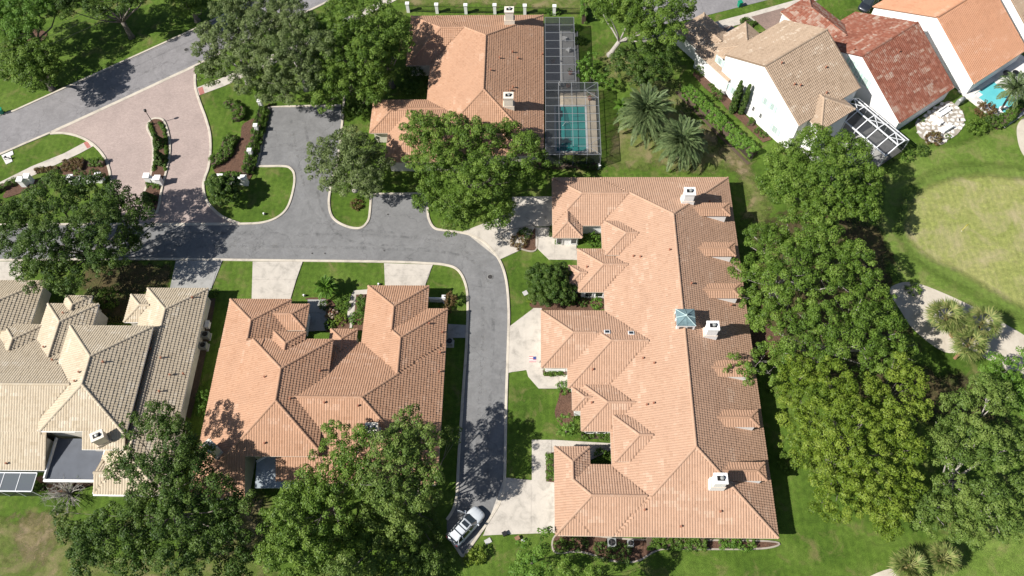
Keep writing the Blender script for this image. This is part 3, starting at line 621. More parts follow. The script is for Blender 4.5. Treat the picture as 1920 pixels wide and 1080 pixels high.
    def window(s, c, n, w, h, mat='trim_white', shutters=False, louv='shutter_mint'):
        """window centred at c (world) on a wall that faces n"""
        n = np.array([n[0], n[1], 0.]); n /= np.linalg.norm(n); t = np.array([-n[1], n[0], 0]); c = np.array(c, float); up = np.array([0, 0, 1.])
        def slab(m, cc, sw, sh, d0, d1):
            vs = [cc + t * a * sw / 2 + up * b_ * sh / 2 + n * dd for dd in (d0, d1) for a, b_ in ((-1, -1), (1, -1), (1, 1), (-1, 1))]
            return m.add(vs, [(3, 2, 1, 0), (4, 5, 6, 7), (0, 1, 5, 4), (1, 2, 6, 5), (2, 3, 7, 6), (3, 0, 4, 7)])
        m = MB(); fw = .08
        for dx, dy, sw, sh in ((0, h / 2, w + fw, fw), (0, -h / 2, w + fw, fw), (w / 2, 0, fw, h - fw), (-w / 2, 0, fw, h - fw)): slab(m, c + t * dx + up * dy, sw, sh, -.02, .06)
        f = m.build('window', mat, s.root)
        for a in (-1, 1):
            slab(MB(), c + t * a * w / 4, w / 2 - .05, h - .07, .0, .025).build('pane', 'glass' if not shutters else 'pane_pale', f)
        if shutters:
            for a in (-1, 1):
                sh = MB(); slab(sh, c + t * a * (w / 2 + .27), .42, h + .05, .005, .05)
                for k in range(5): slab(sh, c + t * a * (w / 2 + .27) + up * (k - 2) * h / 5.2, .34, h / 9, .05, .075)
                sh.build('shutter', louv, f)
        return f
    def panel_door(s, c, n, w, h, mat='trim_white', name='garage_door'):
        n = np.array([n[0], n[1], 0.]); n /= np.linalg.norm(n); t = np.array([-n[1], n[0], 0]); c = np.array(c, float); up = np.array([0, 0, 1.])
        m = MB()
        def slab(m, cc, sw, sh, d0, d1):
            vs = [cc + t * a * sw / 2 + up * b_ * sh / 2 + n * dd for dd in (d0, d1) for a, b_ in ((-1, -1), (1, -1), (1, 1), (-1, 1))]
            return m.add(vs, [(3, 2, 1, 0), (4, 5, 6, 7), (0, 1, 5, 4), (1, 2, 6, 5), (2, 3, 7, 6), (3, 0, 4, 7)])
        slab(m, c, w, h, -.05, .02); o = m.build(name, mat, s.root)
        for k in range(4): slab(MB(), c + up * (k - 1.5) * h / 4, w - .1, h / 4 - .06, .02, .05).build('panel', mat, o)
        return o

# --- the long house by the golf course
RB = House((18, 43, 0), 'long salmon-tiled house with six dormers and a patina cupola beside the lane')
RB.block(9.4, 27.55, 18.43, 68.12, inset=.6)
RB.block(2.7, 15.5, 60.1, 68.08, E=None); RB.block(2.72, 6.65, 58.1, 67.9)
RB.block(9.7, 16.5, 54.7, 60.0, W=3.9, N=3.9, S=3.9, E=None, inset=.3)
RB.block(6.0, 14.5, 49.7, 56.2, E=None); RB.block(4.8, 8.5, 50.8, 53.6, E=None, inset=.25)
RB.block(1.1, 12.5, 38.9, 46.8, E=None); RB.block(4.4, 16.0, 36.2, 46.75, E=None)
RB.block(5.9, 14.5, 30.7, 36.9, E=None); RB.block(4.9, 8.5, 33.3, 36.15, E=None, inset=.25)
RB.block(9.7, 16.5, 26.7, 32.2, W=3.9, N=3.9, S=3.9, E=None, inset=.3)
RB.block(2.65, 6.7, 18.47, 28.65); RB.block(2.68, 15.5, 18.45, 26.5, E=None)
def dormer(h, x0, x1, y, hw, ze, s):
    """a small hipped dormer on an east slope, its wall a part with the roof on it"""
    zr = ze + hw * s; m = MB(); xi0, xi1 = x0 + .3, x1 - .4; k = hw - .1
    m.add([h.W(xi1, y - k, ze - 2.2), h.W(xi1, y + k, ze - 2.2), h.W(xi1, y + k, ze), h.W(xi1, y - k, ze)], [(0, 1, 2, 3)])
    for sy in (-1, 1): m.add([h.W(xi1, y + sy * k, ze - 2.2), h.W(xi0, y + sy * k, ze - 2.2), h.W(xi0, y + sy * k, ze), h.W(xi1, y + sy * k, ze)], [(0, 1, 2, 3)])
    d = m.build('dormer', h.wall, h.root)
    h.block(x0, x1, y - hw, y + hw, W=None, E=ze, N=ze, S=ze, slope=s, walls=False, parent=d, joined=True); h.blocks.pop()
    MB().box(h.W(xi1 + .02, y, ze - .75), (.06, k * 1.1, .8), h.ang).build('window', 'glass', d)
for y in (61.0, 54.7, 48.5, 37.8, 31.5, 25.2): dormer(RB, 20.8, 26.4, y, 1.0, 5.35, .34)
RB.chimney(20.75, 62.0, 5.2, 8.2); RB.chimney(21.75, 42.2, 5.0, 8.2); RB.chimney(20.65, 23.6, 5.2, 8.2)
for q in ((1255, 470), (1200, 483), (1187, 482), (1296, 533), (1370, 574), (1205, 673), (1226, 682), (1111, 694), (1100, 502), (1330, 379), (1212, 760), (1225, 757), (1330, 905), (1208, 957), (1276, 988), (1350, 960), (1109, 756)): RB.vent(*q)
def cupola(h, x0, x1, y0, y1, z0, ze):
    cx, cy = (x0 + x1) / 2, (y0 + y1) / 2; m = MB().box((cx, cy, (z0 + ze) / 2), (x1 - x0 - .1, y1 - y0 - .1, ze - z0)); c = m.build('cupola', 'wall_white', h.root)
    MB().box((cx, cy, ze + .02), (x1 - x0, y1 - y0, .1)).build('cornice', 'trim_white', c)
    ap = (cx, cy, ze + .6); cs = [(x0, y0), (x1, y0), (x1, y1), (x0, y1)]
    for i in range(4):
        a, b_ = np.array(cs[i]), np.array(cs[(i + 1) % 4]); mid = (a + b_) / 2
        for p, q in ((a, mid), (mid, b_)):
            k = .05; m = MB(); A, B = np.array([*p, ze + .07]), np.array([*q, ze + .07]); up = np.array([0, 0, .05]); ap3 = np.array(ap)
            m.add([A, B, ap3, A + up, B + up, ap3 + up], [(0, 2, 1), (3, 4, 5), (0, 1, 4, 3), (1, 2, 5, 4), (2, 0, 3, 5)]).build('roof_panel', 'copper_green', c)
        for p in (a, mid): MB().tube([(*p, ze + .12), (ap[0], ap[1], ap[2] + .06)], .055, 6).build('seam', 'copper_light' if i % 2 else 'copper_green', c)
    MB().lathe((cx, cy, ze + .6), [(.12, 0), (.14, .1), (.05, .2), (.09, .32), (.01, .5)], 10).build('finial', 'copper_light', c)
    for k in (-.5, .5):
        MB().box((cx + k, y0 + .04, ze - .55), (.6, .06, .5)).build('window', 'glass', c); MB().box((x0 + .04, cy + k, ze - .55), (.06, .6, .5)).build('window', 'glass', c)
cupola(RB, 17.45, 19.75, 42.3, 44.6, 6.0, 7.75)
def skylight(h, px, py):
    x, y, z = h.at(px, py); k = h.slope; n = np.array([0, k, 1]); m = MB()
    def quad(mm, w, l, z0, z1):
        vs = [h.W(x + a * w / 2, y + b_ * l / 2, z - k * b_ * l / 2 + dz) for dz in (z0, z1) for a, b_ in ((-1, -1), (1, -1), (1, 1), (-1, 1))]
        return mm.add(vs, [(3, 2, 1, 0), (4, 5, 6, 7), (0, 1, 5, 4), (1, 2, 6, 5), (2, 3, 7, 6), (3, 0, 4, 7)])
    f = quad(m, .75, .62, .0, .2).build('skylight', 'trim_white', h.root); quad(MB(), .52, .42, .2, .23).build('pane', 'glass', f)
skylight(RB, 1138, 623); skylight(RB, 1183, 625)
for x, y in ((3.6, 58.55), (5.6, 58.55)): RB.window((x, y - .05, 1.3), (0, -1), .8, 1.5)
for x in (7.4, 8.8): RB.window((x, 50.13, 1.4), (0, -1), 1.0, 1.6)
RB.panel_door((2.9, 39.33, 1.15), (0, -1), 2.5, 2.2, name='door'); RB.panel_door((1.53, 42.8, 1.15), (-1, 0), 4.9, 2.2)
for x in (7.0, 8.4): RB.window((x, 31.13, 1.4), (0, -1), 1.0, 1.6)
RB.panel_door((3.08, 22.6, 1.15), (-1, 0), 4.9, 2.2); RB.panel_door((3.13, 64.2, 1.15), (-1, 0), 4.9, 2.2)
for x in range(6): RB.window((5.0 + x * 3.6, 18.86, 1.4), (0, -1), 1.3, 1.5)
# --- the house in the bend of the lane
MH = House((-26, 36, 0), 'salmon-tiled house with two raised wings inside the bend of the lane', tile='tile_terracotta', wall='wall_cream')
MH.block(-40.1, -33.55, 22.2, 41.3, W=2.8, E=(-25.0, 5.45), N=5.45, S=2.8, slope=.52); MH.block(-33.6, -25.0, 26.6, 41.3, W=(-40.1, 2.8), E=5.45, N=5.45, S=(22.2, 2.8), slope=.52)
MH.block(-40.05, -32.0, 38.0, 48.3, S=None); MH.block(-36.5, -29.5, 43.9, 47.6, W=None); MH.block(-32.4, -28.5, 37.5, 42.2, W=5.65, E=5.65, N=5.65, S=None, inset=.3, slope=.5)
MH.block(-30.2, -11.2, 24.1, 42.1, W=None); MH.block(-21.9, -13.9, 36.0, 50.4, S=None); MH.block(-21.85, -11.25, 34.5, 47.0, S=None)
MH.block(-26.1, -22.75, 38.5, 44.0, S=None, inset=.3)
lan = MB().prism(G([(478, 915), (481, 868), (507, 853), (562, 848), (580, 870), (580, 915)], 2.9), 2.75, 2.9, True).build('lanai_roof', 'lanai', MH.root); MB().bar(P(481, 866, 3.0), P(507, 851, 3.0), .2, .25).build('lanai_beam', 'trim_white', lan); MB().bar(P(507, 851, 3.0), P(562, 846, 3.0), .2, .25).build('lanai_beam', 'trim_white', lan)
MH.chimney(-37.2, 27.1, 3.6, 6.9, 1.6, 1.15, math.radians(-42)); MH.chimney(-18.6, 29.3, 4.4, 7.4, 1.5, 1.2)
for q in ((497, 708), (601, 696), (830, 624), (826, 662), (824, 698), (805, 608), (609, 756), (672, 762), (545, 748), (497, 832)): MH.vent(*q)
MH.panel_door((-29.92, 45.7, 1.1), (1, 0), 3.0, 2.1); MH.window((-24.4, 43.7, 1.4), (0, 1), 1.2, 1.5)
# --- the cream-tiled house at the left edge
LH = House((-56, 36, 0), 'cream-tiled house with stepped gables and a dark flat terrace roof', tile='tile_cream', wall='wall_cream', trim='trim_white')
LH.block(-51.5, -43.4, 22.5, 49.9); LH.block(-58.7, -48.1, 29.2, 43.0, W=5.45, E=5.45, N=5.45, S=(27.3, 4.7), slope=.5); LH.block(-53.2, -48.1, 27.3, 29.25, W=None, E=5.45, N=None, S=4.7, slope=.5)
LH.block(-84.0, -54.6, 29.4, 43.6, S=(25.3, 2.8), E=None); LH.block(-84.0, -58.1, 25.3, 29.45, E=None, N=None); LH.block(-63.8, -57.1, 37.5, 47.1, W=3.6, E=3.6, N=3.6, S=None, inset=.3); LH.block(-61.7, -58.3, 42.0, 48.3, W=3.6, E=3.6, N=3.6, S=None, inset=.3)
LH.block(-68.7, -63.5, 37.5, 44.1, W=3.5, E=3.5, N=3.5, S=None, inset=.3); LH.block(-82.0, -65.9, 43.0, 51.0, S=None); LH.block(-53.7, -49.5, 45.1, 49.1, W=2.5, N=2.5, S=2.5, E=None, inset=.3)
LH.block(-51.5, -44.0, 22.4, 27.0, W=None)
LH.chimney(-50.6, 28.2, 4.0, 7.0, 1.5, 1.1, math.radians(28))
for q in ((120, 588), (100, 676), (150, 699), (142, 716), (84, 652), (195, 680), (303, 672), (283, 655), (300, 735), (345, 702), (320, 704), (362, 559), (14, 870)): LH.vent(*q)
# sunken terrace with its dark membrane
t = MB().box((-54.3, 26.7, 2.25), (7.4, 5.2, .14)).build('terrace_roof', 'terrace', LH.root); MB().box((-54.2, 24.1, 2.35), (7.8, .28, .34)).build('parapet', 'trim_white', t); MB().box((-58.0, 26.8, 2.5), (.16, 5.0, .5)).build('parapet', 'trim_white', t)
# --- the house at the top with the pool cage
TH = House((-8, 86, 0), 'terracotta-tiled house at the top with a pool cage on its right', tile='tile_terracotta', wall='wall_cream')
TH.block(-16.2, 1.4, 72.2, 100.65); TH.block(-20.0, -9.0, 89.9, 100.6, E=None); TH.block(-24.4, -12.0, 76.4, 82.7, E=None); TH.block(-21.6, -10.0, 71.0, 82.65, E=None)
TH.chimney(-3.9, 96.8, 4.4, 7.6); TH.chimney(-3.7, 79.3, 4.4, 7.6)
for q in ((971, 111), (937, 110), (961, 99), (920, 133), (962, 165), (1017, 103), (957, 171)): TH.vent(*q)
TH.panel_door((-15.75, 86.5, 1.1), (-1, 0), 3.4, 2.1, 'trim_white', 'door')
# --- the two-storey row beside the golf course (turned a third of a right angle)
A35 = math.radians(35.6)
for _h in (RB, MH, LH, TH): _h.lay()
def rowhouse(loc, label, tile, **k): return House(loc, label, A35, 'house', tile, 'wall_white', 'gutter_beige', .53)
WT = rowhouse((42, 84, 0), 'two-storey white house with tan roof, mint shutters and cypresses at its wall', 'tile_tan')
WT.block(74.2, 86.5, 38.9, 54.8, W=None, E=None, S=6.2, N=6.9, slope=.51, inset=.18)
WT.block(74.0, 84.5, 52.5, 60.2, W=3.4, E=3.4, N=3.4, S=None, slope=.45, inset=.2); WT.block(76.3, 83.0, 36.6, 45.0, S=5.9, W=5.9, E=5.9, N=None, slope=.42, inset=.3)
WT.block(75.0, 81.0, 56.0, 66.0, W=2.9, E=2.9, N=2.9, S=None, slope=.42, inset=.2)
def wallpt(h, px, py, xl):
    d = FW + (px - 960) / FPX * RT + (540 - py) / FPX * UP; nx, ny = h.ca, h.sa
    t = xl / (d[0] * nx + d[1] * ny); p = np.array([0, 0, CAMH]) + d * t; return p
nW = (-WT.ca, -WT.sa)
for a, b_, w, hh in ((1350, 115, .9, 1.3), (1349.5, 146, .35, .7), (1364.5, 162, 1.0, 1.4), (1374, 170, 1.0, 1.4), (1437, 192, 1.0, 1.4), (1447, 199, 1.0, 1.4), (1413, 204, .45, 1.0), (1426.5, 217, .45, 1.0), (1453, 243, 1.0, 1.4)):
    WT.window(wallpt(WT, a, b_, 74.375), nW, w, hh, shutters=w > .6)
for q in ((1500, 162), (1548, 128), (1555, 128), (1580, 117), (1549, 176), (1465, 120), (1489, 160)): WT.vent(*q)
WR = rowhouse((55, 84, 0), 'white house with mottled red tile roof between the tan and orange roofs', 'tile_red')
WR.block(89.3, 101.0, 32.2, 52.0, W=None, E=None, S=2.8, N=2.8, inset=.18); WR.block(90.5, 96.5, 48.0, 58.5, W=3.6, E=3.6, N=3.6, S=None, slope=.5, inset=.2)
for a, b_ in ((1597, 120), (1607, 137), (1622, 153)): WR.window(wallpt(WR, a, b_, 89.475), nW, 1.0, 1.5, shutters=True)
for q in ((1717, 67), (1685, 98), (1600, 95)): WR.vent(*q)
WO = rowhouse((70, 92, 0), 'white house with plain orange tile roof behind the turquoise pool', 'tile_orange')
WO.block(104.0, 116.0, 30.9, 51.2, W=None, E=None, S=2.85, N=2.85, inset=.18)
WF = rowhouse((86, 98, 0), 'tan-tiled house roof at the top right corner', 'tile_tan')
WF.block(118.5, 131.0, 31.5, 52.0, W=None, E=None, S=2.85, N=2.85, inset=.18)

for _h in (WT, WR, WO, WF): _h.lay()

# ------------------------------------------------------------------ foliage
def unit(n, zmin=-1.0):
    z = RNG.uniform(zmin, 1, n); a = RNG.uniform(0, 2 * math.pi, n); r = np.sqrt(np.maximum(0, 1 - z * z)); return np.stack([r * np.cos(a), r * np.sin(a), z], 1)
def leaves(C, RC, CR, per=85, size=.30, zmin=-.25):
    """leaf-sized faces gathered on clumps: centres C, radii RC, shade CR"""
    cnt = np.maximum(8, (per * (RC / .7) ** 2)).astype(int); idx = np.repeat(np.arange(len(C)), cnt); n = len(idx)
    d = unit(n, zmin); rad = RC[idx] * RNG.uniform(.62, 1.08, n); p = C[idx] + d * rad[:, None] * np.array([1, 1, .8])
    nr = d * .9 + RNG.normal(0, .45, (n, 3)) + np.array([0, 0, .45]); nr /= np.linalg.norm(nr, axis=1)[:, None]
    t = np.cross(nr, RNG.normal(0, 1, (n, 3))); t /= np.linalg.norm(t, axis=1)[:, None] + 1e-9; b = np.cross(nr, t)
    s = size * RNG.uniform(.65, 1.25, n)[:, None]
    V = np.stack([p - t * s * .5, p + b * s * .30, p + t * s * .5, p - b * s * .30], 1).reshape(-1, 3)
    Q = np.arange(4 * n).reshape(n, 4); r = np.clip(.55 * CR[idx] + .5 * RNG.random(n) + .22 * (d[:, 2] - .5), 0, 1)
    return V, Q, r
def clumps_of(blobs, dens=3.0, rc=(.45, .95), flat=.75, zmin=-.3, gap=.78):
    """clumps that keep a little apart, so that dark gaps open between them"""
    C = np.zeros((0, 3)); RC = np.zeros(0); F, FR = [], []
    for c, r in blobs:
        n = max(10, int(dens * 3.2 * r * r)); k = RNG.uniform(*rc, n) * min(1.0, .35 + r / 3.2); d = unit(n, zmin)
        q = np.array(c) + d * (r - k * .5)[:, None] * np.array([1, 1, flat]) * RNG.uniform(.74, 1.12, n)[:, None]; kc, kr = [], []
        near = np.linalg.norm(C - np.array(c), axis=1) < r * 1.6 + 2 if len(C) else np.zeros(0, bool); NC, NR = C[near], RC[near]
        for i in range(n):
            if len(NC) and np.any(np.sum((NC - q[i]) ** 2, 1) < (gap * (NR + k[i])) ** 2): continue
            NC = np.vstack([NC, q[i]]); NR = np.append(NR, k[i]); kc.append(q[i]); kr.append(k[i])
        if kc: C = np.vstack([C, kc]); RC = np.append(RC, kr)
        if r > 1.6:
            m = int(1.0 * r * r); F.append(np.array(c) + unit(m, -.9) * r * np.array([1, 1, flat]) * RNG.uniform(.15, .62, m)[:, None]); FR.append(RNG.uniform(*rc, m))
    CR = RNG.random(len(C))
    if F: F = np.concatenate(F); FR = np.concatenate(FR) * .9; C = np.vstack([C, F]); RC = np.append(RC, FR); CR = np.append(CR, RNG.random(len(F)) * .6)  # inner fill toned darker: shade of the crown's depth put into leaf colour
    return C, RC, CR
def px_blobs(spec):
    out = []
    for x, y, r, z in spec:
        if z > 5: z += RNG.uniform(-1.3, 1.0)
        out.append((P(x, y, z), RNG.uniform(.92, 1.06) * r / ppm(x, y, z)))
    return out
def tree(spec, label, mat='leaf_oak', name='oak_tree', per=205, size=.235, dens=4.2, group='trees', base=None, limbs=1.0, pale=False, cat='tree', rc=(.32, 1.0), tr=.42, gap=.77):
    bl = px_blobs(spec); ctr = np.mean([c for c, _ in bl], axis=0); zmin = min(c[2] - .5 * r for c, r in bl)
    loc = np.array([ctr[0], ctr[1], 0]) if base is None else P(*base, 0)
    t = thing(name, loc, label, cat, group)
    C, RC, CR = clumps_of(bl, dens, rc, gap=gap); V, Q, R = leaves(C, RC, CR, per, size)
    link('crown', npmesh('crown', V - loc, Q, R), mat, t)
    m = MB(); fork = np.array([loc[0] + (ctr[0] - loc[0]) * .3, loc[1] + (ctr[1] - loc[1]) * .3, max(1.2, zmin * .55)])
    m.tube([loc, loc + (fork - loc) * .15, loc + (fork - loc) * .6, fork], [tr * 1.5, tr * 1.05, tr * .9, tr * .85], 9)
    for c, r in bl:
        e = np.array(c) + np.array([0, 0, -.1 * r]); mid = fork + (e - fork) * .5 + np.array([0, 0, -.06 * np.linalg.norm(e - fork)]) + RNG.normal(0, .3, 3)
        w = tr * .42 * min(1, r / 2.5); m.tube([fork, fork + (mid - fork) * .5 + RNG.normal(0, .15, 3), mid, e], [w, w * .8, w * .6, w * .2], 6)
        for _ in range(int(2.2 * limbs)):
            q = e + unit(1, .0)[0] * r * RNG.uniform(.6, .97) * np.array([1, 1, .8]); k = mid + (e - mid) * RNG.uniform(.3, .9)
            m.tube([k, (k + q) / 2 + RNG.normal(0, .2, 3), q], [w * .45, w * .3, w * .1], 5)
    m.build('trunk', 'bark_pale' if pale else 'bark', t, smooth=True); return t
G_S = 'street oaks above the entrance'
tree([(20, 25, 35, 8), (70, 12, 40, 8), (35, 65, 22, 7), (5, 60, 20, 7), (110, 0, 35, 8), (50, 45, 34, 8.5), (-5, 25, 35, 8)], 'bright-leaved tree in the top left corner', 'leaf_bright', gap=.7)
tree([(40, 108, 38, 6), (80, 100, 32, 7), (72, 143, 36, 6), (30, 80, 22, 6), (98, 122, 20, 5), (20, 130, 28, 5.5), (55, 125, 38, 7.5), (85, 130, 28, 6)], 'dark oak standing on the verge left of the street', 'leaf_oak', gap=.7)
tree([(350, 10, 30, 4.5), (378, 2, 22, 4), (330, -5, 22, 4)], 'small round tree on the grass beyond the street', 'leaf_oak')
tree([(170, -12, 38, 8), (215, -25, 40, 9), (255, -15, 36, 9), (140, -5, 30, 8), (290, -35, 40, 9), (190, 10, 30, 8), (120, 15, 28, 8), (235, 5, 22, 8.5)], 'dark tree at the top edge shading the far lawn', 'leaf_dark')
tree([(405, 95, 38, 8), (440, 50, 42, 9), (398, 138, 28, 7), (460, 110, 45, 9), (430, 12, 38, 9), (488, 62, 45, 9.5), (470, 150, 34, 7.5), (385, 60, 20, 8)], 'greyish live oak overhanging the street and paved entrance', 'leaf_olive', group=G_S, pale=True, limbs=1.5)
tree([(500, 18, 45, 9), (545, 30, 40, 10), (560, 60, 42, 10), (535, 110, 48, 9.5), (520, 165, 38, 7.5), (575, 145, 36, 8), (600, 90, 36, 9)], 'broad olive-green live oak over the parking court', 'leaf_olive', group=G_S, pale=True, limbs=1.5)
tree([(640, 100, 48, 9), (660, 52, 42, 9), (622, 158, 40, 8), (690, 105, 42, 9), (662, 148, 34, 8), (615, 50, 34, 9), (605, 195, 22, 6), (640, 10, 30, 8)], 'green oak between the parking court and the top house', 'leaf_oak', group=G_S)
tree([(720, 60, 38, 9), (745, 88, 30, 8), (738, 42, 28, 8), (702, 20, 34, 8), (722, 108, 28, 7.5), (755, 65, 22, 8), (700, 150, 32, 7), (728, 135, 22, 7), (690, 178, 24, 6), (715, 165, 16, 5.5)], 'oak leaning over the left end of the top house roof', 'leaf_oak', group=G_S)
tree([(610, 290, 40, 6), (655, 268, 38, 7), (692, 288, 36, 6), (640, 332, 38, 6), (688, 340, 34, 6), (590, 320, 20, 5), (720, 310, 22, 5.5), (660, 300, 38, 7.5), (615, 350, 18, 4.5)], 'grey-green tree on the grass island beside the parking court', 'leaf_olive', pale=True, limbs=1.4)
tree([(795, 250, 42, 8), (850, 240, 34, 9), (890, 268, 48, 9.5), (950, 252, 34, 8), (985, 275, 36, 8), (830, 315, 50, 9), (900, 335, 55, 9.5), (960, 325, 40, 8), (800, 375, 30, 7), (855, 395, 45, 7.5), (920, 392, 40, 7), (846, 430, 18, 6), (1010, 300, 22, 7), (948, 390, 22, 6), (780, 300, 25, 7), (780, 225, 24, 7)], 'largest green oak spreading in front of the top house', 'leaf_oak', gap=.7)
tree([(40, 420, 50, 9), (100, 370, 50, 10), (165, 358, 42, 9.5), (215, 372, 38, 8.5), (248, 405, 38, 8), (180, 430, 55, 10), (92, 458, 55, 9.5), (130, 500, 48, 8), (60, 498, 34, 8), (200, 480, 42, 8), (250, 448, 30, 7), (130, 542, 22, 6), (15, 465, 30, 8), (60, 540, 15, 6), (0, 410, 35, 8), (268, 385, 22, 7)], 'big dark oak over the left end of the lane', 'leaf_dark')
tree([(252, 800, 24, 8), (300, 788, 38, 9), (328, 822, 40, 9), (232, 868, 34, 9), (280, 880, 44, 10), (338, 890, 50, 10), (372, 862, 34, 9), (392, 935, 50, 10), (330, 958, 52, 10), (262, 958, 48, 9), (200, 1000, 48, 8), (168, 1048, 40, 8), (250, 1040, 52, 8), (340, 1040, 55, 9), (418, 1000, 48, 9), (440, 1062, 40, 8), (118, 985, 18, 6), (448, 945, 30, 8), (110, 960, 14, 6), (140, 1010, 30, 7)], 'sprawling dark oak in front of the cream-tiled house', 'leaf_dark')
tree([(580, 918, 44, 9), (530, 975, 44, 9), (602, 960, 58, 10), (560, 1030, 58, 9), (640, 900, 48, 9), (640, 1022, 56, 6), (630, 812, 28, 9), (680, 820, 28, 9), (658, 858, 36, 9), (505, 1040, 34, 8), (602, 855, 22, 9)], 'dense green oak hiding the south end of the bend house', 'leaf_oak')
tree([(762, 790, 30, 10), (740, 848, 48, 11), (790, 840, 42, 10.5), (765, 815, 38, 10.5), (800, 890, 34, 10), (720, 908, 52, 10), (780, 918, 44, 9), (748, 978, 46, 4.6), (700, 988, 48, 4.9), (780, 985, 32, 2.6), (812, 978, 16, 1.2), (792, 1054, 40, 2.2), (820, 1008, 16, 1.0), (832, 1055, 22, 1.2), (756, 1050, 48, 3.0), (850, 815, 20, 7), (700, 1062, 44, 4.8), (770, 765, 14, 8.5), (640, 1085, 45, 8)], 'lighter oak reaching from the bend house roof to the lane end', 'leaf_mid', gap=.74)
tree([(1470, 308, 42, 8), (1530, 280, 48, 9), (1590, 288, 44, 9), (1620, 335, 38, 8.5), (1560, 340, 52, 10.5), (1490, 358, 46, 9), (1605, 385, 42, 8.5), (1445, 345, 28, 7), (1540, 400, 44, 9), (1640, 360, 20, 7.5)], 'round full oak beside the white house terrace', 'leaf_oak', dens=5, gap=.66)
tree([(1430, 450, 38, 8), (1480, 442, 42, 9), (1532, 452, 46, 9), (1420, 508, 38, 8), (1480, 508, 48, 9.5), (1548, 518, 46, 9.5), (1600, 480, 38, 8.5), (1618, 530, 38, 8), (1400, 560, 24, 7), (1385, 505, 18, 6.5), (1372, 512, 13, 6)], 'oak with pale dead twigs beside the middle dormers', 'leaf_oak', pale=True, limbs=2.2)
tree([(1460, 572, 44, 9), (1530, 592, 48, 9.5), (1600, 588, 46, 9), (1652, 572, 32, 7.5), (1480, 640, 42, 8), (1555, 645, 44, 9), (1620, 645, 42, 9), (1672, 625, 36, 8), (1692, 660, 32, 7), (1640, 690, 38, 8), (1520, 690, 36, 8), (1425, 600, 26, 7)], 'ragged oak with pale branches above the sand bunker', 'leaf_oak', pale=True, limbs=2.4)
tree([(1378, 672, 16, 6), (1395, 690, 16, 6.3), (1362, 690, 10, 6), (1415, 690, 18, 6.5), (1435, 665, 24, 6.5), (1400, 712, 12, 6), (1445, 700, 24, 7)], 'light branch-tipped tree reaching over the fourth dormer', 'leaf_oak', pale=True, limbs=2.0, tr=.22)
tree([(1500, 700, 38, 9), (1560, 722, 52, 10), (1622, 742, 48, 10), (1700, 712, 38, 10), (1512, 780, 48, 10), (1590, 800, 58, 11), (1668, 790, 52, 11), (1718, 762, 32, 10), (1540, 860, 52, 10), (1620, 870, 58, 10.5), (1700, 850, 46, 10), (1492, 830, 28, 9), (1580, 928, 48, 9), (1660, 930, 52, 9), (1708, 908, 28, 8), (1545, 955, 24, 7), (1662, 985, 30, 7), (1475, 740, 24, 8), (1690, 680, 22, 9.5)], 'huge yellow-green oak right of the long house', 'leaf_yellow', dens=4.4)
tree([(1800, 770, 46, 8), (1860, 742, 46, 9), (1780, 850, 46, 8.5), (1850, 840, 52, 9.5), (1910, 830, 42, 9), (1782, 925, 46, 8), (1850, 930, 48, 8.5), (1910, 920, 40, 8), (1742, 965, 42, 7), (1810, 995, 38, 7), (1890, 990, 38, 7), (1760, 800, 30, 7.5)], 'mottled mid-green oak in the bottom right corner', 'leaf_mid', pale=True, limbs=1.8)
tree([(1905, 735, 40, 7), (1880, 690, 30, 6), (1925, 680, 30, 6), (1850, 700, 18, 5), (1940, 760, 40, 7)], 'low spreading tree at the right edge below the bunker', 'leaf_bright', pale=True, limbs=2.0, tr=.25)
tree([(1140, 20, 38, 9), (1190, 12, 44, 10), (1240, 30, 42, 9.5), (1205, 52, 40, 9), (1282, 18, 28, 8), (1262, 65, 26, 8), (1120, -5, 26, 8)], 'tall oak with bare trunk at the top middle edge', 'leaf_oak', base=(1143, 104), pale=True)
tree([(1180, 112, 36, 4.5), (1222, 122, 38, 5), (1240, 92, 28, 5.5), (1196, 148, 26, 4), (1160, 128, 20, 3.5), (1258, 112, 18, 4)], 'low dark tree below the tall oak', 'leaf_dark', name='dark_tree', dens=5.0)
tree([(1012, 518, 25, 2.4), (1045, 516, 27, 2.6), (1018, 548, 27, 2.4), (1052, 545, 27, 2.3), (1032, 530, 32, 3.2)], 'rounded dark tree on the front lawn of the long house', 'leaf_dark', name='round_tree', gap=.6, dens=12, rc=(.35, .6), per=420, size=.2, tr=.14)
tree([(405, 345, 20, 2.8), (428, 345, 20, 3), (415, 368, 22, 2.6), (434, 365, 16, 2.4), (413, 352, 20, 3.6)], 'glossy dark magnolia at the inner corner of the entrance', 'leaf_dark', name='magnolia_tree', gap=.62, dens=12, rc=(.4, .7), per=330, size=.26, tr=.14)
tree([(985, 1030, 22, 5), (1010, 1045, 26, 5), (995, 1065, 30, 5), (975, 1072, 20, 4.5), (1022, 1000, 16, 3)], 'small light-green tree below the parked car', 'leaf_bright', name='small_tree', dens=4, tr=.14)
tree([(1075, 1068, 26, 8), (1105, 1085, 30, 8.5), (1045, 1080, 26, 8), (1060, 1050, 14, 7), (1080, 1100, 40, 8.5), (1130, 1105, 30, 8)], 'small tree at the bottom edge below the long house', 'leaf_oak', name='small_tree', dens=4, tr=.14)
tree([(1062, 790, 16, 2.4), (1058, 806, 18, 2.2), (1068, 800, 14, 2.8)], 'small leafy tree beside the front walk of the long house', 'leaf_bright', name='small_tree', dens=7, rc=(.3, .5), size=.22, tr=.1)
tree([(1098, 125, 18, 2.2), (1112, 150, 20, 2), (1135, 152, 18, 2), (1092, 145, 14, 1.8), (1108, 108, 14, 2)], 'airy light-green tree beside the upper pool cage', 'leaf_bright', name='small_tree', dens=5, tr=.1, rc=(.3, .6))
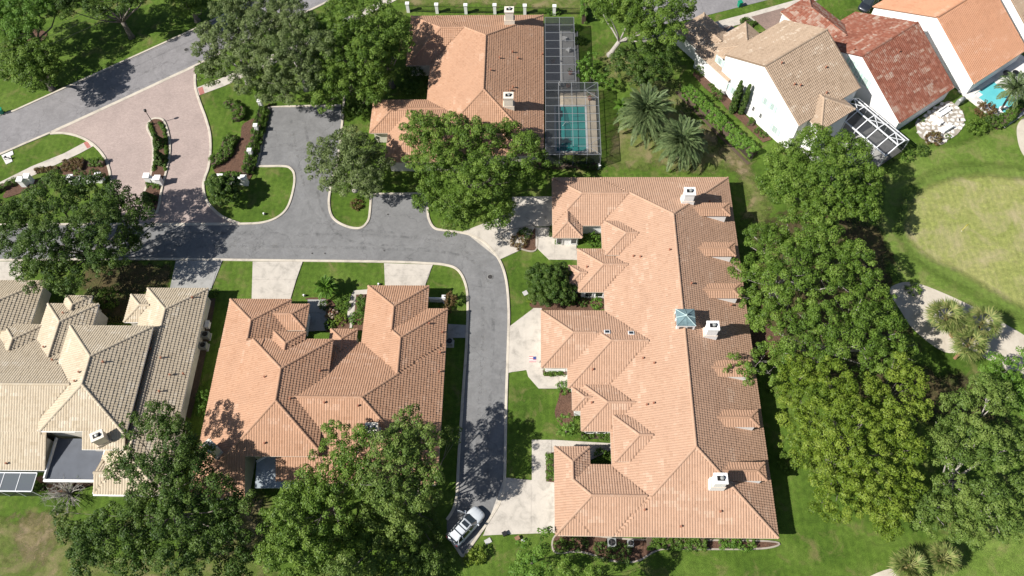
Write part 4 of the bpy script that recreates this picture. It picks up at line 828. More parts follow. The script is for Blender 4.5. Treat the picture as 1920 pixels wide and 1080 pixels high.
# a bare grey shrub of twigs
def bare(px, py, r, h, label):
    loc = P(px, py, 0); t = thing('bare_tree', loc, label, 'tree', 'trees'); m = MB()
    for k in range(46):
        d = unit(1, .1)[0] * np.array([r, r, h]); a = loc + d * .45 + RNG.normal(0, .15, 3) + np.array([0, 0, .4]); e = loc + d + np.array([0, 0, .5]); m.tube([loc, a, e], [.07, .045, .012], 5)
        for _ in range(7):
            q = a + (e - a) * RNG.uniform(.1, .9); m.tube([q, q + RNG.normal(0, .45, 3) * np.array([1, 1, .5])], [.022, .008], 4)
    m.build('trunk', 'bark_pale', t); C, RC, CR = clumps_of([(loc + np.array([0, 0, h * .6]), r * .9)], 3.0, (.4, .7), .6); V, Q, R = leaves(C, RC, CR, 14, .16); link('crown', npmesh('crown', V - loc, Q, R), 'leaf_olive', t)
bare(132, 925, 3.0, 2.2, 'grey almost leafless tree by the terrace of the cream house')

def shrub(px, py, r, label, mat='leaf_hedge', h=None, group='garden shrubs', size=.16, name='shrub'):
    c = P(px, py, 0); h = h or r * .9; C, RC, CR = clumps_of([(c + np.array([0, 0, h * .45]), r)], max(9.0, 18 / r), (.22, .36), h / r * .7, -.4, .6)
    V, Q, R = leaves(C, RC, CR, 420, size, -.5); o = link(name, npmesh(name, V - c, Q, R), mat, None, c); return tag(o, label, 'shrub', group)
def hedge(px, w, h, label, mat='leaf_hedge', group='clipped hedges', size=.17, raw=False, smooth=False):
    pts = [np.array(p)[:2] for p in (px if raw else G(px))]
    if smooth: pts = smooth_line(pts)
    org = np.array([*np.mean(pts, axis=0), 0]); V0 = []; RC = []
    for a, b_ in zip(pts[:-1], pts[1:]):
        L = np.linalg.norm(b_ - a); n = max(2, int(L * w * 8)); t = RNG.random(n)[:, None]; nrm = np.array([-(b_ - a)[1], (b_ - a)[0]]) / (L + 1e-9)
        p = a + (b_ - a) * t + nrm * RNG.uniform(-w / 2 + .1, w / 2 - .1, (n, 1)); V0.append(np.column_stack([p, h - .2 + RNG.normal(0, .05, n)]))
        n2 = max(2, int(L * h * 5)); t = RNG.random(n2)[:, None]; sd = np.where(RNG.random((n2, 1)) > .5, 1, -1) * (w / 2 - .14); p = a + (b_ - a) * t + nrm * sd; V0.append(np.column_stack([p, RNG.uniform(.1, h - .2, n2)]))
    C = np.concatenate(V0); RC = RNG.uniform(.2, .32, len(C)); V, Q, R = leaves(C, RC, RNG.random(len(C)), 300, size, -.3)
    core = MB(); A = offset_line(pts, w / 2 - .18); B = offset_line(pts, -w / 2 + .18)
    o = link('hedge', npmesh('hedge', V - org, Q, R), mat, None, org); tag(o, label, 'hedge', group)
    for i in range(len(pts) - 1): core.prism([A[i], A[i + 1], B[i + 1], B[i]], .0, h - .25)
    core.build('stems', 'soil', o); return o
def cone_topiary(px, py, r, h, label):
    loc = P(px, py, 0); n = int(h * r * 60); u = RNG.random(n) ** .6; a = RNG.uniform(0, 6.283, n); rr = r * u * .9
    C = np.column_stack([loc[0] + rr * np.cos(a), loc[1] + rr * np.sin(a), h * (1 - u) + .12]); V, Q, R = leaves(C, RNG.uniform(.12, .2, n), RNG.random(n), 900, .15, -.3)
    o = link('topiary', npmesh('topiary', V - loc, Q, R), 'leaf_dark', None, loc); tag(o, label, 'topiary', 'clipped topiaries')
def cypress(px, py, r, h, label):
    loc = P(px, py, 0); n = 240; z = RNG.random(n); a = RNG.uniform(0, 6.283, n); rr = r * np.minimum(1, 2.6 * (1 - z)) * np.minimum(1, .5 + 3 * z) * RNG.uniform(.5, .95, n)
    C = np.column_stack([loc[0] + rr * np.cos(a), loc[1] + rr * np.sin(a), z * h]); V, Q, R = leaves(C, RNG.uniform(.14, .24, n), RNG.random(n), 420, .16, -.4)
    t = thing('cypress_tree', loc, label, 'tree', 'cypresses by the white wall'); link('crown', npmesh('crown', V - loc, Q, R), 'leaf_dark', t); MB().tube([loc, loc + np.array([0, 0, h * .8])], [.1, .03], 6).build('trunk', 'bark', t)
cypress(1371, 212, .55, 6.9, 'wide left cypress against the white wall'); cypress(1388, 214, .42, 6.4, 'slim right cypress against the white wall'); cypress(1378, 204, .35, 5.0, 'short cypress half hidden behind the left cypress')
cone_topiary(301, 272, 1.05, 2.5, 'clipped cone topiary nearest the lamp post'); cone_topiary(304, 303, 1.1, 2.6, 'clipped cone topiary in the middle of the island'); cone_topiary(283, 378, 1.1, 2.4, 'clipped cone topiary below the island wall')
# entrance island
isl = [(289, 223), (305, 225), (313, 240), (318, 262), (319, 285), (314, 315), (305, 350), (296, 395), (289, 396), (270, 378), (268, 370), (283, 330), (288, 295), (286, 262), (277, 242), (280, 230)]
sheet('entrance_island', isl, 'mulch', smooth=True, z=.15); kerb(isl, .34, .19, closed=True)
hedge([(283, 234), (286, 248), (292, 262), (293, 290), (290, 320)], .5, .5, 'low hedge along the left side of the entrance island', smooth=True); hedge([(302, 232), (310, 250), (313, 285), (310, 320)], .5, .5, 'low hedge along the right side of the entrance island', smooth=True)
hedge([(276, 349), (300, 352)], .7, .6, 'short hedge below the island wall')
# boundary hedges and beds near the entrance
hedge([(494, 207), (478, 268), (462, 330)], 1.3, 1.0, 'long hedge left of the white fence pillars'); hedge([(503, 208), (488, 268), (472, 328)], .8, .7, 'narrow hedge between fence pillars and parking court')
hedge([(428, 195), (440, 205), (452, 212), (450, 222), (440, 222)], 1.6, 1.1, 'rounded hedge on the mulch at the oak', smooth=True); hedge([(440, 260), (430, 272), (425, 290), (410, 303), (398, 308)], 2.0, 1.0, 'curved hedge along the entrance lawn', smooth=True)
hedge([(415, 328), (455, 330)], .7, .7, 'short hedge above the right gate wall'); hedge([(170, 310), (198, 307)], 1.2, 1.0, 'green hedge in the left entrance bed'); hedge([(120, 312), (158, 312)], 2.2, .8, 'rusty low hedge in the left entrance bed', 'leaf_red')
hedge([(-10, 362), (45, 338)], 1.0, 1.0, 'hedge along the sidewalk at the left edge'); hedge([(70, 322), (112, 320)], .9, .8, 'hedge behind the sidewalk above the dark oak', 'leaf_red')
# fence line hedge on the right
hedge([(1283, 172), (1345, 232), (1412, 294)], 1.9, 1.5, 'long leafy hedge along the chain-link fence', 'leaf_bright', size=.3)
shrub(1312, 138, 1.0, 'round shrub at the corner of the white house', h=1.7); shrub(1342, 185, .95, 'round shrub left of the cypresses', h=1.6)
for x, y, l in ((1334, 162, 'first'), (1338, 170, 'second')): shrub(x, y, .5, l + ' small mounded shrub on the bed below the white wall')
hedge([(1402, 230), (1412, 234)], 1.3, .8, 'boxy clipped shrub right of the cypresses'); shrub(1420, 247, .6, 'small shrub next to the boxy one on the bed'); shrub(1430, 255, .6, 'last small shrub on the bed below the white wall')
hedge([(1390, 40), (1412, 50)], 1.6, .6, 'planted strip beside the paver drive', 'leaf_dark')
# long house garden
shrub(1068, 565, .9, 'leafy shrub left of the entry wall', h=1.1); shrub(1092, 567, .8, 'dark shrub under the entry wall', 'leaf_dark'); shrub(1118, 570, .9, 'feathery shrub right of the entry wall', 'leaf_bright'); shrub(995, 565, .6, 'yellow-flowered shrub at the bed corner', 'leaf_yellow')
hedge([(1018, 700), (1062, 700)], .9, .7, 'low hedge below the left garage wing'); shrub(1058, 728, 1.0, 'bright shrub at the bend of the front walk', 'leaf_bright'); shrub(1110, 455, 1.1, 'palm-like shrub in the upper courtyard', 'leaf_bright', h=1.5); shrub(1128, 462, .7, 'round green shrub in the upper courtyard', 'leaf_bright')
hedge([(1032, 852), (1032, 900)], 1.0, .8, 'dark hedge along the lower front wing'); hedge([(1090, 818), (1148, 820)], .9, .7, 'low hedge above the lower front walk'); shrub(1126, 855, .8, 'small shrub in the lower courtyard', h=1.2); shrub(1142, 858, .6, 'smaller shrub in the lower courtyard corner')
hedge([(1046, 415), (1046, 460)], .7, .8, 'hedge at the upper front wing'); hedge([(1035, 425), (1035, 445)], .8, .6, 'tiny hedge beside the upper front walk', 'leaf_dark')
hedge([(1212, 1018), (1320, 1019)], 1.7, 1.1, 'long clipped hedge under the south wall'); hedge([(1348, 1018), (1382, 1019)], 1.6, 1.0, 'boxy green hedge under the south wall', 'leaf_bright'); shrub(1398, 1018, 1.1, 'round bush at the end of the south wall bed', 'leaf_bright')
shrub(1085, 1018, 1.1, 'dark bush under the south wall next to the tree shade', 'leaf_dark'); shrub(1130, 1035, 1.2, 'broad bush below the air conditioners', 'leaf_dark'); shrub(1165, 1040, 1.3, 'wide bush on the curved bed edge', 'leaf_dark'); shrub(1052, 1025, .9, 'left bush of the south wall bed'); shrub(975, 455, 1.3, 'rusty ground shrub on the island bed', 'leaf_red', h=.7); shrub(985, 440, 1.0, 'olive ground shrub on the island bed', 'leaf_dark', h=.6)
# bend house garden
shrub(608, 575, .8, 'left bushy plant in the garden of the bend house', 'leaf_dark'); shrub(622, 590, .9, 'flowering shrub in the garden of the bend house', 'leaf_flower'); shrub(640, 602, .9, 'olive shrub in the garden of the bend house', 'leaf_yellow'); shrub(620, 610, .8, 'low bush at the garage court', 'leaf_oak'); shrub(645, 570, 1.2, 'green bush near the garden path', 'leaf_hedge', h=.8)
hedge([(680, 558), (676, 585)], 1.2, .9, 'hedge between garden path and bend house'); shrub(672, 600, 1.1, 'bright fern-like shrub beside the garden path', 'leaf_bright'); shrub(846, 568, 1.0, 'rust-brown rounded shrub at the bend house gate', 'leaf_red', h=2.0); shrub(838, 585, .7, 'rust-brown low shrub under the gate shrub', 'leaf_red', h=1.0)
shrub(385, 748, 1.0, 'bright bush between the cream house and the bend house', 'leaf_bright', h=1.4); shrub(383, 772, .9, 'lower bright bush between the two houses', 'leaf_bright', h=1.3); shrub(400, 552, .7, 'dark bush at the corner of the cream house', 'leaf_dark')
shrub(210, 565, 1.5, 'big round bush above the cream house', 'leaf_oak', h=2.2); shrub(180, 560, 1.2, 'brownish bush beside the big round bush', 'leaf_olive', h=1.6); shrub(52, 600, 1.0, 'shrub in the court of the cream house', 'leaf_dark', h=1.4); hedge([(20, 916), (85, 916)], .9, .6, 'low hedge below the cream house pool screen')
shrub(895, 1042, 1.1, 'yellow-green shrub at the lane end', 'leaf_yellow', h=1.3); shrub(880, 1050, .7, 'small shrub at the corner of the lane end', 'leaf_yellow')
shrub(780, 150, 1.6, 'dark shrub in the courtyard of the top house', 'leaf_dark', h=2.4); shrub(765, 170, 1.4, 'clipped shrub in the courtyard of the top house', 'leaf_hedge', h=1.6); shrub(790, 172, 1.2, 'right shrub in the courtyard of the top house', 'leaf_hedge', h=1.6); shrub(672, 205, 1.6, 'shady bush at the top house walk', 'leaf_dark', h=1.2); shrub(657, 210, 1.2, 'green bush at the top house walk', 'leaf_hedge', h=.9)
shrub(670, 385, 1.0, 'red-flowered plant on the grass island', 'leaf_red', h=.6); hedge([(1000, 312), (1120, 314)], 1.3, 1.0, 'hedge below the pool cage', 'leaf_dark'); hedge([(1094, 15), (1094, 45)], 1.0, 2.2, 'tall narrow hedge at the end of the pillar fence', 'leaf_bright')
shrub(1078, 55, .9, 'light shrub beside the upper cage', 'leaf_bright'); shrub(1088, 80, 1.0, 'dark shrub beside the upper cage', 'leaf_dark'); shrub(1030, 25, .8, 'fern at the corner of the top house', 'leaf_bright'); shrub(1044, 25, .8, 'second fern at the corner of the top house', 'leaf_bright')
# golf side
shrub(1665, 225, 1.2, 'bright upright bush at the red-roofed house', 'leaf_bright', h=2.6); shrub(1655, 243, .8, 'low bush at the red-roofed house', 'leaf_bright'); shrub(1698, 296, 1.0, 'round clipped bush on the golf lawn', 'leaf_hedge', h=1.3)
shrub(1728, 285, 1.0, 'ball-clipped dark bush by the flagstone patio', 'leaf_dark'); shrub(1748, 262, 1.3, 'red succulent bush at the patio edge', 'leaf_red', h=1.0); shrub(1842, 215, 1.5, 'red-leaved bush by the turquoise pool', 'leaf_red', h=2.0); shrub(1828, 243, 1.5, 'green round bush by the turquoise pool', 'leaf_oak', h=1.4); shrub(1855, 232, 1.4, 'dark bush by the turquoise pool', 'leaf_dark', h=1.4)
hedge([(1862, 238), (1885, 225), (1905, 208), (1925, 190)], 1.8, 1.2, 'curved hedge below the turquoise pool', smooth=True); shrub(1728, 226, .5, 'small green plant on the patio', 'leaf_oak'); shrub(1776, 258, .5, 'second small green plant on the patio', 'leaf_oak')
shrub(1440, 665, .9, 'plum-red ground plant under the oaks', 'leaf_red', h=.6)
for x, y, r, l in ((1455, 730, 1.2, 'understorey bush beside the long house wall'), (1472, 868, 1.2, 'bright bush under the yellow oak'), (1710, 545, 1.0, 'low bush at the bunker edge under the oak')): shrub(x, y, r, l, 'leaf_oak', h=1.0)

# ------------------------------------------------------------------ palms
def frond_arrays(L, arch, droop, nl, lw, ll, seed):
    r = np.random.default_rng(seed); V, Q, R = [], [], []
    ts = np.linspace(0, 1, 9); x = L * (ts - .12 * ts ** 3); z = arch * np.sin(ts * math.pi * .55) * L - droop * L * ts ** 2.2
    for i in range(8):
        w = .05 * (1 - ts[i]) + .015; w2 = .05 * (1 - ts[i + 1]) + .015; k = len(V); V += [(x[i], -w, z[i]), (x[i], w, z[i]), (x[i + 1], w2, z[i + 1]), (x[i + 1], -w2, z[i + 1])]; Q.append((k, k + 1, k + 2, k + 3)); R.append(.8)
    for j in range(nl):
        t = .12 + .87 * j / nl; px = np.interp(t, ts, x); pz = np.interp(t, ts, z); l = ll * (math.sin(math.pi * min(1, t * .9 + .12)) * .8 + .25)
        for sd in (-1, 1):
            a = math.radians(r.uniform(38, 58) * (1 - .4 * t)); dz = -r.uniform(.15, .45) * l; k = len(V); e = np.array([px + l * math.cos(a), sd * l * math.sin(a), pz + dz])
            m = np.array([px + .5 * l * math.cos(a), sd * .5 * l * math.sin(a), pz + .08 * l]); u = np.array([-math.sin(a) * sd, math.cos(a), 0]) * lw
            V += [(px, 0, pz), tuple(m + u), tuple(e), tuple(m - u)]; Q.append((k, k + 1, k + 2, k + 3)); R.append(r.uniform(.05, .95))
    return np.array(V), np.array(Q), np.array(R)
def place_fronds(n, loc, seed, L=4.2, elmin=-25, elmax=75, **kw):
    r = np.random.default_rng(seed); VV, QQ, RR = [], [], []; off = 0
    for k in range(n):
        f = k / n; V, Q, R = frond_arrays(L * r.uniform(.85, 1.08), .22, .42, seed=seed + k, **kw); el = math.radians(elmin + (elmax - elmin) * f + r.uniform(-6, 6)); az = k * 2.39996 + r.uniform(-.2, .2)
        X = V[:, 0] * math.cos(el) - V[:, 2] * math.sin(el); Z = V[:, 0] * math.sin(el) + V[:, 2] * math.cos(el); Y = V[:, 1]
        VV.append(np.column_stack([X * math.cos(az) - Y * math.sin(az) + loc[0], X * math.sin(az) + Y * math.cos(az) + loc[1], Z + loc[2]])); QQ.append(Q + off); off += len(V); RR.append(np.clip(R * .6 + .45 * f * 0 + .4 * (1 - f) * r.random() + .1, 0, 1))
    return np.concatenate(VV), np.concatenate(QQ), np.concatenate(RR)
def palm(px, py, zc, L, label, mat='leaf_palm', n=58, name='date_palm', seed=3, group='palms', base=None, nl=22, lw=.055, ll=.75, tr=.35):
    top = P(px, py, zc); loc = np.array([top[0], top[1], 0]) if base is None else P(*base, 0); t = thing(name, loc, label, 'palm tree', group)
    V, Q, R = place_fronds(n, top, seed, L, nl=nl, lw=lw, ll=ll); link('fronds', npmesh('fronds', V - loc, Q, R), mat, t)
    k = 9; m = MB(); pts = [loc + (top - loc) * i / k + np.array([0, 0, 0]) for i in range(k + 1)]; m.tube(pts, [tr * (1.25 if i == 0 else (1.0 + .12 * (i % 2))) for i in range(k)] + [tr * 1.3], 9); m.build('trunk', 'bark', t); return t
palm(1210, 216, 3.2, 5.2, 'upper of the two big date palms on the side lawn', seed=11, n=74, ll=.95, lw=.075, nl=26); palm(1277, 270, 2.8, 4.7, 'lower of the two big date palms on the side lawn', seed=37, n=70, ll=.9, lw=.075, nl=26)
palm(1165, 200, 1.0, 1.5, 'small young palm beside the pool cage', 'leaf_bright', n=16, name='young_palm', seed=5, ll=.4, tr=.08); palm(612, 540, 1.6, 1.9, 'spiky green palm on the front lawn of the bend house', 'leaf_bright', n=30, name='young_palm', seed=9, ll=.55, tr=.12)
palm(1900, 168, 5.5, 3.0, 'leaning palm over the turquoise pool', 'leaf_palm', n=34, name='palm_tree', seed=21, base=(1875, 208), tr=.16)
def fan_palm(px, py, zc, L, label, seed, base=None):
    top = P(px, py, zc); loc = np.array([top[0], top[1], 0]) if base is None else P(*base, 0); t = thing('fan_palm', loc, label, 'palm tree', 'fan palms'); r = np.random.default_rng(seed); V, Q, R = [], [], []
    for k in range(30):
        az = k * 2.39996; el = math.radians(-20 + 85 * k / 30 + r.uniform(-8, 8)); d = np.array([math.cos(az) * math.cos(el), math.sin(az) * math.cos(el), math.sin(el)]); s = np.array([-math.sin(az), math.cos(az), 0]); n = np.cross(d, s); hub = top + d * L * .5
        i = len(V); V += [top - s * .03, top + s * .03, hub + s * .03, hub - s * .03]; Q.append((i, i + 1, i + 2, i + 3)); R.append(.9)
        for j in range(13):
            a = math.radians(-75 + 150 * j / 12); e = hub + (d * math.cos(a) + s * math.sin(a)) * L * .55 * r.uniform(.85, 1.1) + np.array([0, 0, -.18 * L * r.random()]); m = hub + (e - hub) * .45 + n * .03; w = np.cross(e - hub, n); w = w / np.linalg.norm(w) * .07
            i = len(V); V += [hub, m + w, e, m - w]; Q.append((i, i + 1, i + 2, i + 3)); R.append(r.random())
    link('fronds', npmesh('fronds', np.array(V) - loc, np.array(Q), np.array(R)), 'leaf_fan', t); MB().tube([loc + (top - loc) * i / 6 for i in range(7)], [.22, .18, .17, .16, .16, .17, .2], 8).build('trunk', 'wood', t)
fan_palm(1772, 592, 3.4, 2.6, 'left fan palm in the sand bunker', 1, (1785, 632)); fan_palm(1842, 605, 3.6, 2.6, 'right fan palm in the sand bunker', 2, (1822, 640)); fan_palm(1818, 645, 3.0, 2.4, 'lower fan palm leaning over the bunker', 3, (1790, 672)); fan_palm(1800, 612, 2.6, 2.0, 'small fan palm between the bunker palms', 4)
fan_palm(1705, 1062, 2.4, 2.2, 'left fan palm at the bottom right', 5); fan_palm(1768, 1048, 2.4, 2.0, 'right fan palm at the bottom right', 6)

# ------------------------------------------------------------------ pool, cages, fences, gate walls
def pool_house():
    t = thing('swimming_pool', P(1072, 250), 'teal swimming pool with shallow ledge under the screen cage', 'pool'); x0, x1, y0, y1 = 1.9, 9.6, 74.4, 86.6
    wx = [(3.4, 81.6), (3.4, 74.9), (7.5, 74.9), (7.5, 76.3), (7.2, 77.4), (7.9, 78.0), (7.9, 83.6), (5.0, 83.6), (3.9, 83.0)]
    d = MB()
    # deck as a frame of slabs round the basin
    for a, b_, c, e in ((x0, x1, 83.75, y1), (x0, 3.3, y0, 83.75), (8.0, x1, y0, 83.75), (3.3, 8.0, y0, 74.8)): MB().box(((a + b_) / 2, (c + e) / 2, .14), (b_ - a - .02, e - c - .02, .28)).build('deck_slab', 'pool_deck', t)
    MB().box((5.65, 79.3, .05), (4.66, 8.9, .06)).build('basin', 'water_step', t)
    MB().prism([(3.32, 74.82), (5.3, 74.82), (5.55, 77), (5.6, 79.5), (5.2, 82.2), (4.8, 83.7), (3.32, 83.7)], .08, .17).build('water', 'water_teal', t)
    MB().prism([(5.32, 74.82), (7.98, 74.82), (7.98, 83.7), (4.83, 83.7), (5.23, 82.2), (5.63, 79.5), (5.58, 77)], .08, .166).build('shallow_water', 'water_step', t)
    for k in range(3): MB().prism([(5.7 + .05 * k, 79.0 + k * 1.3), (7.8, 79.2 + k * 1.3), (7.8, 79.32 + k * 1.3), (5.7 + .05 * k, 79.12 + k * 1.3)], .165, .175).build('step_edge', 'water_teal', t)
    for a, b_ in (((3.3, 83.78), (8.02, 83.78)), ((8.02, 74.8), (8.02, 83.7)), ((3.28, 74.8), (3.28, 83.7)), ((3.3, 74.76), (8.0, 74.76))): MB().bar((*a, .30), (*b_, .30), .3, .06).build('coping', 'stone_pale', t)
    MB().tube([(4.4, 79.8, .28), (4.8, 80.1, .75), (5.3, 80.2, .55), (5.6, 80.25, .2)], .03, 6).build('handrail', 'alu_white', t)
pool_house()
def cage(label, x0, x1, y0, y1, zt, nx, ny, name='screen_cage', brace=True, mat='screen', zb=0.0, drop=(1, 1, 1), beam='alu_grey', bw=.06):
    t = thing(name, ((x0 + x1) / 2, (y0 + y1) / 2, 0), label, 'screen cage', 'screen cages'); xs = np.linspace(x0, x1, nx + 1); ys = np.linspace(y0, y1, ny + 1)
    for x in xs: MB().bar((x, y0, zt), (x, y1, zt), bw).build('beam', beam, t)
    for y in ys: MB().bar((x0, y, zt + .002), (x1, y, zt + .002), bw * .8).build('beam', beam, t)
    for i in range(nx):
        for j in range(ny): MB().add([(xs[i] + .05, ys[j] + .05, zt), (xs[i + 1] - .05, ys[j] + .05, zt), (xs[i + 1] - .05, ys[j + 1] - .05, zt), (xs[i] + .05, ys[j + 1] - .05, zt)], [(0, 1, 2, 3)]).build('roof_screen', mat, t)
    for y in ys:
        MB().bar((x1, y, zb), (x1, y, zt - .05), .07).build('post', beam, t)
    for j in range(ny): MB().add([(x1, ys[j] + .04, zb), (x1, ys[j + 1] - .04, zb), (x1, ys[j + 1] - .04, zt - .06), (x1, ys[j] + .04, zt - .06)], [(0, 1, 2, 3)]).build('wall_screen', mat, t)
    for x in xs:
        for y in (y0, y1):
            if x < x1: MB().bar((x, y, zb), (x, y, zt - .05), .07).build('post', beam, t)
    for i in range(nx):
        for y in (y0, y1): MB().add([(xs[i] + .04, y, zb), (xs[i + 1] - .04, y, zb), (xs[i + 1] - .04, y, zt - .06), (xs[i] + .04, y, zt - .06)], [(0, 1, 2, 3)]).build('wall_screen', mat, t)
    if brace:
        for a, b_, c, d in ((xs[-2], ys[1], x1, y0), (xs[-2], ys[-2], x1, y1), (xs[-2], ys[1], x1, ys[2]), (xs[-2], ys[-2], x1, ys[-3])): MB().bar((a, b_, zt + .01), (c, d, zt + .01), bw * .8).build('brace', beam, t)
    return t
cage('tall screen cage over the teal pool', 1.75, 9.75, 72.0, 85.8, 3.2, 4, 9, mat='screen_light'); cage('dark flat screen cage beside the top house', 1.75, 6.4, 86.3, 100.0, 3.0, 2, 8, mat='screen', brace=False)
sheet('patio', [(1.8, 86.7), (7.2, 86.7), (7.2, 100), (1.8, 100)], 'concrete_grey', raw=True)
def lounger(x, y, rz, label):
    t = thing('patio_chair', (x, y, .03), label, 'chair', 'patio furniture'); c, s = math.cos(rz), math.sin(rz); f = lambda a, b_: (x + a * c - b_ * s, y + a * s + b_ * c)
    MB().box((*f(0, 0), .42), (.7, .7, .12), rz).build('seat', 'cushion', t); MB().box((*f(-.36, 0), .72), (.12, .7, .6), rz).build('backrest', 'cushion', t)
    for a in (-.3, .3):
        for b_ in (-.3, .3): MB().box((*f(a, b_), .2), (.06, .06, .36), rz).build('leg', 'alu_white', t)
lounger(5.0, 98.0, 1.2, 'pale patio chair at the upper end of the dark cage'); lounger(5.6, 95.5, 2.4, 'pale patio chair in the middle of the dark cage'); lounger(4.4, 88.0, .4, 'pale patio chair at the lower end of the dark cage')
def planter(x, y, z, label, r=.35):
    t = thing('planter', (x, y, z), label, 'planter', 'planters'); MB().lathe((x, y, z), [(r * .7, 0), (r, .5), (r * 1.08, .5), (r * .9, .55)], 14).build('pot', 'terracotta', t)
    C, RC, CR = clumps_of([(np.array([x, y, z + .9]), .5)], 20, (.15, .25)); V, Q, R = leaves(C, RC, CR, 120, .16); link('plant', npmesh('plant', V - np.array([x, y, z]), Q, R), 'leaf_dark', t)
planter(8.7, 85.0, .28, 'terracotta planter on the pool deck corner'); planter(3.0, 93.0, .03, 'potted plant against the house in the dark cage'); planter(5.8, 90.5, .03, 'potted plant on the outer side of the dark cage'); planter(5.4, 87.8, .03, 'potted plant at the lower corner of the dark cage')
# cage on the tan house
def tan_cage():
    t = thing('screen_cage', WT.W(87, 36, 0), 'white-framed screen cage behind the tan-roofed house', 'screen cage', 'screen cages'); W = WT.W; z1, z2 = 3.6, 2.6; U = [83.2, 85.2, 86.6, 88.0]; V_ = [39.0, 37.0, 35.0, 33.0, 31.0, 29.2]
    zz = {83.2: z2, 85.2: z1, 86.6: z1, 88.0: z2}
    for u in U: MB().bar(W(u, V_[0], zz[u]), W(u, V_[-1], zz[u]), .16).build('beam', 'alu_white', t)
    for v in V_:
        for a, b_ in zip(U[:-1], U[1:]): MB().bar(W(a, v, zz[a] + .003), W(b_, v, zz[b_] + .003), .12).build('beam', 'alu_white', t)
    for i in range(len(V_) - 1):
        for a, b_ in zip(U[:-1], U[1:]): MB().add([W(a, V_[i], zz[a]), W(b_, V_[i], zz[b_]), W(b_, V_[i + 1], zz[b_]), W(a, V_[i + 1], zz[a])], [(0, 1, 2, 3)]).build('roof_screen', 'screen', t)
        if i % 2 == 0: MB().bar(W(U[1], V_[i], z1 + .01), W(U[2], V_[i + 1], z1 + .01), .09).build('brace', 'alu_white', t); MB().bar(W(U[2], V_[i], z1 + .01), W(U[1], V_[i + 1], z1 + .01), .09).build('brace', 'alu_white', t)
    for v in V_:
        for u in (U[0], U[-1]): MB().bar(W(u, v, 0), W(u, v, z2 - .05), .1).build('post', 'alu_white', t)
    for i in range(len(V_) - 1): MB().add([W(U[-1], V_[i], 0), W(U[-1], V_[i + 1], 0), W(U[-1], V_[i + 1], z2 - .06), W(U[-1], V_[i], z2 - .06)], [(0, 1, 2, 3)]).build('wall_screen', 'screen', t)
    MB().add([W(U[0], V_[-1], 0), W(U[-1], V_[-1], 0), W(U[-1], V_[-1], z2 - .06), W(U[0], V_[-1], z2 - .06)], [(0, 1, 2, 3)]).build('wall_screen', 'screen', t)
tan_cage(); sheet('patio', [WT.W(u, v, 0)[:2] for u, v in ((76, 38.9), (88, 38.9), (88, 29.2), (76, 29.2))], 'concrete_grey', raw=True)
# small cage at the cream house
def low_cage():
    t = thing('screen_cage', P(30, 900), 'low white-framed pool screen below the cream house', 'screen cage', 'screen cages'); zt = 2.3
    a, b_ = P(-20, 886, zt), P(70, 886, zt); y1 = a[1]; y0 = y1 - 2.2
    xs = np.linspace(a[0] - 6, b_[0], 7)
    for y in (y0, y1): MB().bar((xs[0], y, zt), (xs[-1], y, zt), .12).build('beam', 'alu_white', t)
    for i, x in enumerate(xs):
        MB().bar((x, y0, zt + .003), (x, y1, zt + .003), .07).build('beam', 'alu_white', t); MB().bar((x, y0, 0), (x, y0, zt - .06), .07).build('post', 'alu_white', t)
        if i: MB().add([(xs[i - 1] + .04, y0 + .06, zt), (x - .04, y0 + .06, zt), (x - .04, y1 - .06, zt), (xs[i - 1] + .04, y1 - .06, zt)], [(0, 1, 2, 3)]).build('roof_screen', 'screen_dense', t); MB().add([(xs[i - 1] + .04, y0, 0), (x - .04, y0, 0), (x - .04, y0, zt - .06), (xs[i - 1] + .04, y0, zt - .06)], [(0, 1, 2, 3)]).build('wall_screen', 'screen', t)
low_cage()
